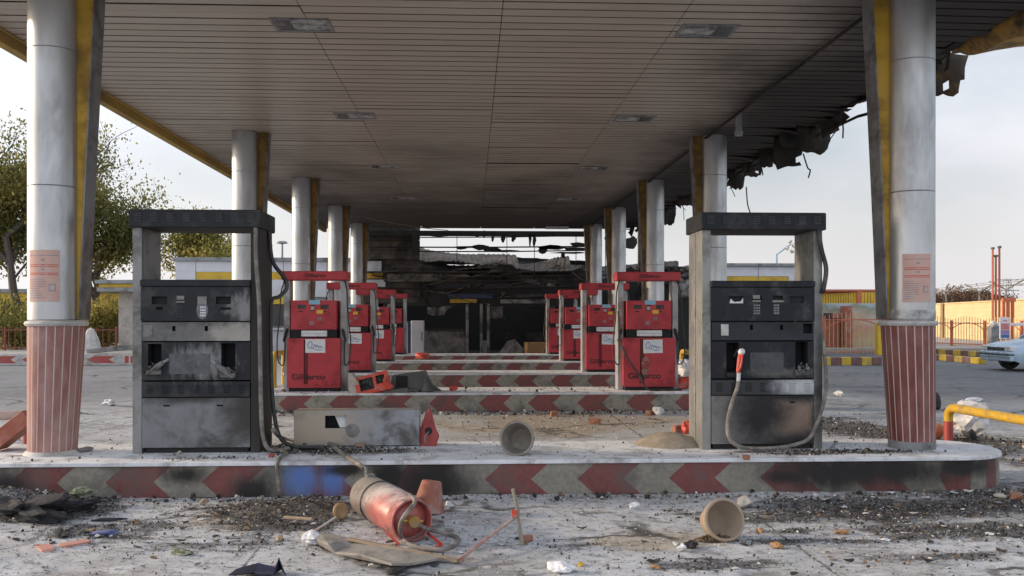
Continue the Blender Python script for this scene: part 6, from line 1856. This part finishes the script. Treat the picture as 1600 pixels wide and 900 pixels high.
guard('faded pink guard pipe behind the leaning terracotta slab', f0, f0 + Vector((-1.5, -.1, 0)), .47, .05, GPNK, GRED)
for i, lab in ((2, 'third'), (1, 'second')):
    yv = (ISL[i][0] + ISL[i][1]) / 2
    guard('yellow bent guard pipe at the left end of the %s island' % lab, (ISL_X0 - .12, yv - .5, 0), (ISL_X0 - .12, yv + .5, 0), .72, .055, GYEL, GYEL)
    guard('yellow guard pipe with red legs at the right end of the %s island' % lab, (ISL_X1 + .14, yv - .5, 0), (ISL_X1 + .14, yv + .5, 0), .72, .055, GYEL, GRED)

# sand heap on the far side of the nearest island
p = P(1052, 698, HK)
o = MB().lathe([(.36, -.02), (.30, .03), (.20, .075), (.10, .105), (.04, .118), (0, .12)], 30).build('sand_heap', pm('grey_brown_sand', (.27, .225, .17), .95, 0, .12, 10, dirt=(.34, .29, .23), damt=.4, dscale=10, bump=.6, bscale=90, bdist=.01), loc=(p.x, 8.42, HK - .005))
tag(o, 'small heap of brown sand on the island left of the right burnt pump', 'sand heap')

# ---- single bits of rubble and litter one can point at
ORG = pm('orange_dry_leaf', (.36, .20, .09), .8, 0, .3, 9); GRN = pm('green_scrap', (.12, .14, .06), .85, 0, .5, 12, dirt=(.34, .35, .29), damt=.45, dscale=14, bump=.8, bscale=30, bdist=.02); PNK = pm('pink_tile_bit', (.52, .26, .21), .8, 0, .15, 6)
BLU = pm('blue_wrapper', (.14, .16, .34), .6, 0, .4, 6, dirt=(.4, .4, .45), damt=.4); BLK = pm('burnt_cloth', (.028, .027, .030), .9, 0, .4, 6, bump=.6, bscale=20, bdist=.02); NVY = pm('dark_blue_cloth', (.035, .04, .075), .85, 0, .4, 5)
WHT = pm('white_plastic_scrap', (.62, .62, .64), .5, 0, .15, 8, dirt=(.42, .4, .38), damt=.3); ORB = pm('orange_ball', (.50, .17, .07), .6, 0, .2, 5, dirt=(.4, .28, .2), damt=.3)
LIT = [
 ('stone', 'largest pale stone on the ground right of the tan clay pot', 'stone', 1167, 797, .13, 11, MT['stone'], 0, 1.15, .9, .75, .35),
 ('brick_piece', 'pinkish brick fragment on the island in front of the right burnt pump', 'brick', 1167, 718, .055, 12, MT['brick'], HK, 1, .8, .9, .5),
 ('mortar_lump', 'long grey mortar lump at the foot of the nearest left column', 'mortar lump', 128, 707, .12, 13, MT['grey_board'], HK, 1.5, .6, .4, .3),
 ('stone', 'small pale stone on the island in front of the left burnt pump', 'stone', 279, 710, .05, 14, MT['stone'], HK, 1.1, .9, .8, .4),
 ('plastic_bag', 'crumpled green and white plastic bag by the black heap at lower left', 'bag', 126, 795, .13, 15, GRN, 0, 1.3, .8, .6, .8),
 ('dry_leaf', 'orange dry leaf clump on the ground, right of the tan clay pot', 'leaf', 1215, 858, .075, 16, ORG, 0, 1.1, .8, .6, .9),
 ('dry_leaf', 'flat orange leaf on the pale patch below the right burnt pump', 'leaf', 1316, 836, .07, 17, ORG, 0, 1.4, .9, .35, .8),
 ('dry_leaf', 'small orange leaf bit close right of the tan clay pot', 'leaf', 1190, 831, .05, 18, ORG, 0, 1.2, .8, .5, .8),
 ('green_scrap', 'mossy green scrap at lower left of the burnt rubble', 'scrap', 280, 868, .09, 19, GRN, 0, 1.5, .8, .4, .8),
 ('tile_piece', 'flat pink tile fragment, the farther right of two at lower left', 'tile', 113, 853, .11, 20, PNK, 0, 1.5, .8, .22, .3),
 ('tile_piece', 'flat pink tile fragment, the farther left of two at lower left', 'tile', 66, 859, .11, 21, PNK, 0, 1.5, .7, .2, .3),
 ('wrapper', 'pale blue crumpled wrapper on the ground at lower left', 'wrapper', 160, 838, .12, 22, BLU, 0, 1.5, .6, .3, .7),
 ('plastic_scrap', 'white crumpled plastic beside the left end of the bent grey sheet', 'plastic scrap', 484, 853, .15, 23, WHT, 0, 1.2, .8, .6, .8),
 ('plastic_scrap', 'crumpled white plastic lump at the bottom edge of the picture', 'plastic scrap', 876, 897, .12, 24, MT['paper'], 0, 1.3, .8, .5, .8),
 ('paper_scrap', 'small white paper scrap just right of the upturned terracotta pot', 'paper', 702, 795, .06, 25, WHT, 0, 1, .7, .9, .8),
 ('paper_scrap', 'white paper scrap below the spilled soil of the tan pot', 'paper', 1066, 863, .065, 26, WHT, 0, 1, .7, .7, .6),
 ('cinder', 'black cinder beside the white paper scrap below the tan pot', 'cinder', 1080, 857, .075, 27, BLK, 0, 1.2, .8, .6, .8),
 ('paper_scrap', 'flat white shell shaped scrap left of the soil spill', 'paper', 1056, 851, .05, 28, WHT, 0, 1.4, .8, .3, .5),
 ('paper_scrap', 'white and green scrap at the kerb foot left of the tan pot', 'paper', 992, 797, .075, 29, WHT, 0, 1.2, .8, .7, .7),
 ('burnt_slab', 'flat black burnt slab at the bottom edge below the bent sheet', 'slab', 620, 899, .16, 30, BLK, 0, 1.3, .6, .25, .5),
 ('burnt_heap', 'big black heap of burnt cloth at the lower left edge', 'burnt heap', 24, 816, .42, 31, BLK, 0, 1.3, .55, .36, 1.0),
 ('burnt_heap', 'long low black charred roll beside the burnt heap at lower left', 'burnt heap', 110, 806, .20, 32, BLK, 0, 1.7, .5, .40, .8),
 ('burnt_strip', 'thin black burnt strip on the pale ground at lower left', 'burnt strip', 92, 838, .16, 33, BLK, 0, 1.8, .4, .16, .8),
 ('burnt_strip', 'black flake left of the burnt rubble under the chevron kerb', 'burnt strip', 170, 815, .14, 34, BLK, 0, 1.8, .5, .14, .8),
 ('brick_piece', 'orange brick half lying behind the island right of the grey pot', 'brick', 866, 651, .13, 35, MT['brick'], 0, 1.3, .8, .8, .25),
 ('brick_piece', 'single orange brick piece on the sandy lane behind the island', 'brick', 930, 663, .12, 36, MT['brick'], 0, 1.2, .8, .8, .25),
 ('brick_piece', 'brick piece beside white paper at the foot of the second kerb', 'brick', 1017, 649, .12, 37, MT['brick'], 0, 1.2, .8, .8, .25),
 ('paper_scrap', 'white paper next to a brick at the foot of the second kerb', 'paper', 1030, 650, .16, 38, WHT, 0, 1, .7, .8, .8),
 ('brick_piece', 'brick piece left of the red plastic lump behind the island', 'brick', 1059, 677, .12, 39, MT['brick'], 0, 1, .8, 1, .25),
 ('red_lump', 'bright red plastic lump behind the island by the right burnt pump', 'plastic lump', 1074, 679, .17, 40, MT['red_bright'], 0, .8, .8, 1.0, .35),
 ('orange_ball', 'orange round lump behind the nearest right column', 'ball', 1466, 690, .24, 41, ORB, 0, 1.1, .9, .9, .2),
 ('burnt_shoe', 'black burnt bag beyond the nearest right column', 'bag', 1463, 640, .30, 42, BLK, 0, 1.2, .7, .9, .8),
 ('plastic_bag', 'pile of crumpled white plastic beside the yellow guard pipe', 'bag', 1520, 690, .42, 43, WHT, 0, 1.1, .8, .9, .9),
 ('cinder', 'dark brown burnt can beside the white plastic pile', 'can', 1522, 693, .11, 44, BLK, 0, .9, .8, 1.3, .3),
 ('paper_scrap', 'cream paper scrap on the lane right of the white plastic pile', 'paper', 1528, 680, .13, 45, MT['stone'], 0, 1.3, .8, .4, .5),
 ('paper_scrap', 'white litter on the grey lane beyond the yellow guard pipe', 'paper', 1525, 628, .22, 46, WHT, 0, 1.5, .6, .35, .8),
 ('paper_scrap', 'pinkish white litter on the lane right of the right burnt pump', 'paper', 1313, 619, .22, 47, WHT, 0, 1.4, .6, .4, .8),
 ('plastic_scrap', 'blue white litter on the lane left of the left burnt pump', 'plastic scrap', 168, 635, .22, 48, WHT, 0, 1, .7, .5, .9),
 ('red_nozzle_part', 'red plastic nozzle part lying on the second island, right of the console', 'plastic part', 708, 611, .17, 49, MT['red_bright'], HK, 1.2, .7, .7, .5),
 ('red_part', 'red plastic part lying on the fourth island in the far middle', 'plastic part', 657, 561, .50, 50, MT['red_bright'], HK, 1.5, .7, .4, .4),
 ('red_litter', 'heap of red plastic shards beside the front right red pump', 'plastic shards', 1066, 608, .40, 51, MT['red_bright'], HK, 1.3, .7, .5, 1.0),
 ('plastic_bag', 'white crumpled bag behind the front right red pump', 'bag', 1072, 592, .38, 52, WHT, HK, 1, .7, .9, .8),
 ('leaf_tuft', 'small green tuft at the foot of the front left red pump', 'plant tuft', 486, 611, .14, 53, GRN, HK, 1.5, .6, .3, .9),
 ('brick_piece', 'orange brick fragment on the ground at the right picture edge', 'brick', 1592, 783, .11, 54, MT['brick'], 0, 1.5, .8, .5, .4),
 ('stone', 'pale stone on the ground at the right end of the nearest island', 'stone', 1567, 782, .08, 55, MT['stone'], 0, 1.2, .8, .7, .4),
 ('brick_piece', 'small brown brick chip under the foot of the broken stand', 'brick', 824, 848, .055, 56, MT['brick'], 0, 1, .8, 1, .4),
 ('wood_chip', 'pale orange chip at the edge of the burnt rubble below the hose', 'wood chip', 435, 847, .07, 57, MT['wood'], 0, 1.3, .8, .5, .5),
 ('wood_chip', 'pale chip at the kerb foot under the soot stain', 'wood chip', 317, 793, .06, 58, MT['wood'], 0, 1.2, .8, .8, .5),
 ('dry_leaf', 'yellow leaf on the ground at the bottom edge, near the middle', 'leaf', 907, 886, .05, 59, pm('yellow_dry_leaf', (.55, .38, .06), .8, 0, .2, 9), 0, 1.4, .8, .35, .8),
 ('dry_leaf', 'brown yellow leaf on the ground below the tan pot, left side', 'leaf', 1025, 889, .055, 60, ORG, 0, 1.3, .8, .35, .8),
]
for l in LIT:
    lump(l[0], l[1], l[2], l[3], l[4], l[5], l[6], l[7], l[8], l[9], l[10], l[11], l[12], n=1 if l[0] in ('brick_piece', 'tile_piece') else 2, smooth=l[0] in ('stone', 'orange_ball', 'mortar_lump'))
# dark blue cloth poking up at the bottom edge
o = MB().add([(-.16, 0, 0), (.0, -.03, .02), (.10, -.02, .01), (.13, .0, .10), (.17, -.01, .0), (.12, .12, .0), (-.02, .14, .03), (-.14, .10, .01)], [(0, 1, 6, 7), (1, 2, 5, 6), (2, 3, 5), (3, 4, 5), (0, 7, 6, 1)]).build('cloth_scrap', NVY, smooth=False, solid=.008, loc=P(400, 903, .0) + Vector((0, 0, .015)))
tag(o, 'dark blue cloth scrap with one raised corner at the bottom edge', 'cloth')

# ---- uncountable burnt litter
DEB = [BLK, pm('charcoal_bits', (.045, .038, .032), .95, 0, .4, 20), pm('grey_ash_bits', (.22, .20, .185), .95, 0, .3, 20), pm('pale_ash_bits', (.52, .50, .475), .95, 0, .2, 20), pm('brown_bits', (.19, .125, .075), .95, 0, .3, 20), WHT, pm('green_bits', (.17, .20, .11), .9, 0, .4, 20), pm('bluish_bits', (.30, .33, .42), .9, 0, .3, 20)]
def sample_field(mb, r_, x0, x1, y0, y1, n, fn, zfn, s0, s1, wts):
    made = tries = 0
    while made < n and tries < n * 60:
        tries += 1
        x, y = r_.uniform(x0, x1), r_.uniform(y0, y1)
        if r_.random() > fn(x, y): continue
        made += 1
        vs, fs = chip(r_, s0 + (s1 - s0) * r_.random() ** 2.2 * r_.choice((.7, 1, 1, 2.2)), .55)
        z = zfn(x, y)
        mb.add([(x + v[0], y + v[1], z + v[2]) for v in vs], fs, r_.choices(range(len(wts)), wts)[0])
def fidx(arr):
    def f(x, y):
        j = int(np.clip(np.searchsorted(gx, x), 0, nx_ - 1)); i = int(np.clip(np.searchsorted(gy, y), 0, ny_ - 1))
        return arr[i, j]
    return f
fch = fidx(charf); ftn = fidx(tanf)
def flakes(mb, r_, n, fn, s0, s1, wts):
    made = 0
    while made < n:
        x, y = r_.uniform(-5.2, 6.2), r_.uniform(4.9, 7.45)
        if r_.random() > fn(x, y): continue
        made += 1
        sz = r_.uniform(s0, s1); a0 = r_.uniform(0, 6.28); m = r_.choice((5, 6, 7)); cu = r_.uniform(-.3, .5); z = gz(x, y) + .003
        vs = []
        for k in range(m):
            a = 2 * math.pi * k / m; q = sz * .5 * r_.uniform(.45, 1.1)
            dx, dy = q * math.cos(a), q * math.sin(a) * .6
            vs.append((x + dx * math.cos(a0) - dy * math.sin(a0), y + dx * math.sin(a0) + dy * math.cos(a0), z + abs(dx) * max(0, cu) + r_.uniform(0, .15) * sz))
        vs += [(a, b, c - .003) for a, b, c in vs]
        mb.add(vs, [tuple(range(m)), tuple(range(2 * m - 1, m - 1, -1))] + [(k, m + k, m + (k + 1) % m, (k + 1) % m) for k in range(m)], r_.choices(range(len(wts)), wts)[0])
inisl = lambda x, y: ISL[0][0] - .02 < y < ISL[0][1] + .02 and ISL_X0 < x < ISL_X1
r6 = random.Random(99)
mb = MB()
sample_field(mb, r6, -5.5, 6.5, 4.9, 7.5, 19000, lambda x, y: max(0, fch(x, y) - .08) ** 1.2, gz, .003, .018, (7, 6, 1.6, .8, 2.2, .12))
sample_field(mb, r6, -5.5, 6.5, 4.9, 7.5, 6000, lambda x, y: .5, gz, .004, .015, (2, 2, 3, 3, 1.5, .5))
sample_field(mb, r6, 2.5, 7.0, 8.8, 13, 2400, lambda x, y: max(0, fch(x, y) - .05), gz, .007, .034, (6, 5, 2, 1, 3, .2))
sample_field(mb, r6, -6, 7.0, 8.75, 14.1, 2600, lambda x, y: .2 + ftn(x, y), gz, .008, .030, (1, 1, 2, 3, 3, .7))
flakes(mb, r6, 420, lambda x, y: min(1, .05 + 1.0 * fch(x, y)), .03, .10, (5, 3, 3, 1.5, 2, .6))
flakes(mb, r6, 300, lambda x, y: .6, .02, .055, (1.5, 1, 3, 2, 2, 1, .6, .6))
flakes(mb, r6, 3800, lambda x, y: .6, .006, .022, (2.5, 2, 4, 3, 1.5, 1, 1.2, 1))
# litter swept along the kerb feet
sample_field(mb, r6, -4.2, 5, 13.6, 14.17, 900, lambda x, y: .8, gz, .012, .06, (2, 2, 3, 1.5, 2, .35))
sample_field(mb, r6, -4.2, 4.9, 7.28, 7.53, 900, lambda x, y: .7, gz, .012, .045, (3, 3, 3, 2, 2, .4))
o = mb.build('burnt_litter', DEB, smooth=False)
tag(o, 'countless bits of charcoal, ash and litter strewn over the ground', 'litter', kind='stuff')
mb = MB()
def isl_blob(lst):
    pts = [(P(a, b, HK), c * 8 / F, d, s_) for a, b, c, d, s_ in lst]
    def f(x, y):
        if not (ISL[0][0] + .03 < y < ISL[0][1] - .03): return 0
        return max([s_ * max(0, 1 - math.hypot((x - p.x) / rx, (y - p.y) / ry)) for p, rx, ry, s_ in pts] + [.008])
    return f
sample_field(mb, r6, -4, 4.5, ISL[0][0], ISL[0][1], 6500, isl_blob([(530, 704, 140, .30, 1), (450, 700, 60, .35, 1), (1330, 706, 150, .16, .9), (1250, 710, 90, .08, .8), (330, 716, 120, .1, .3)]), lambda x, y: HK, .005, .020, (4, 4, 3, 1.5, 1.5, .2))
sample_field(mb, r6, -4, 4.5, 14.25, 15.3, 260, lambda x, y: .5, lambda x, y: HK, .015, .06, (2, 2, 2, 2, 2, 1))
o = mb.build('slab_litter', DEB, smooth=False)
tag(o, 'countless charred crumbs on the slabs of the kerb islands', 'litter', kind='stuff')
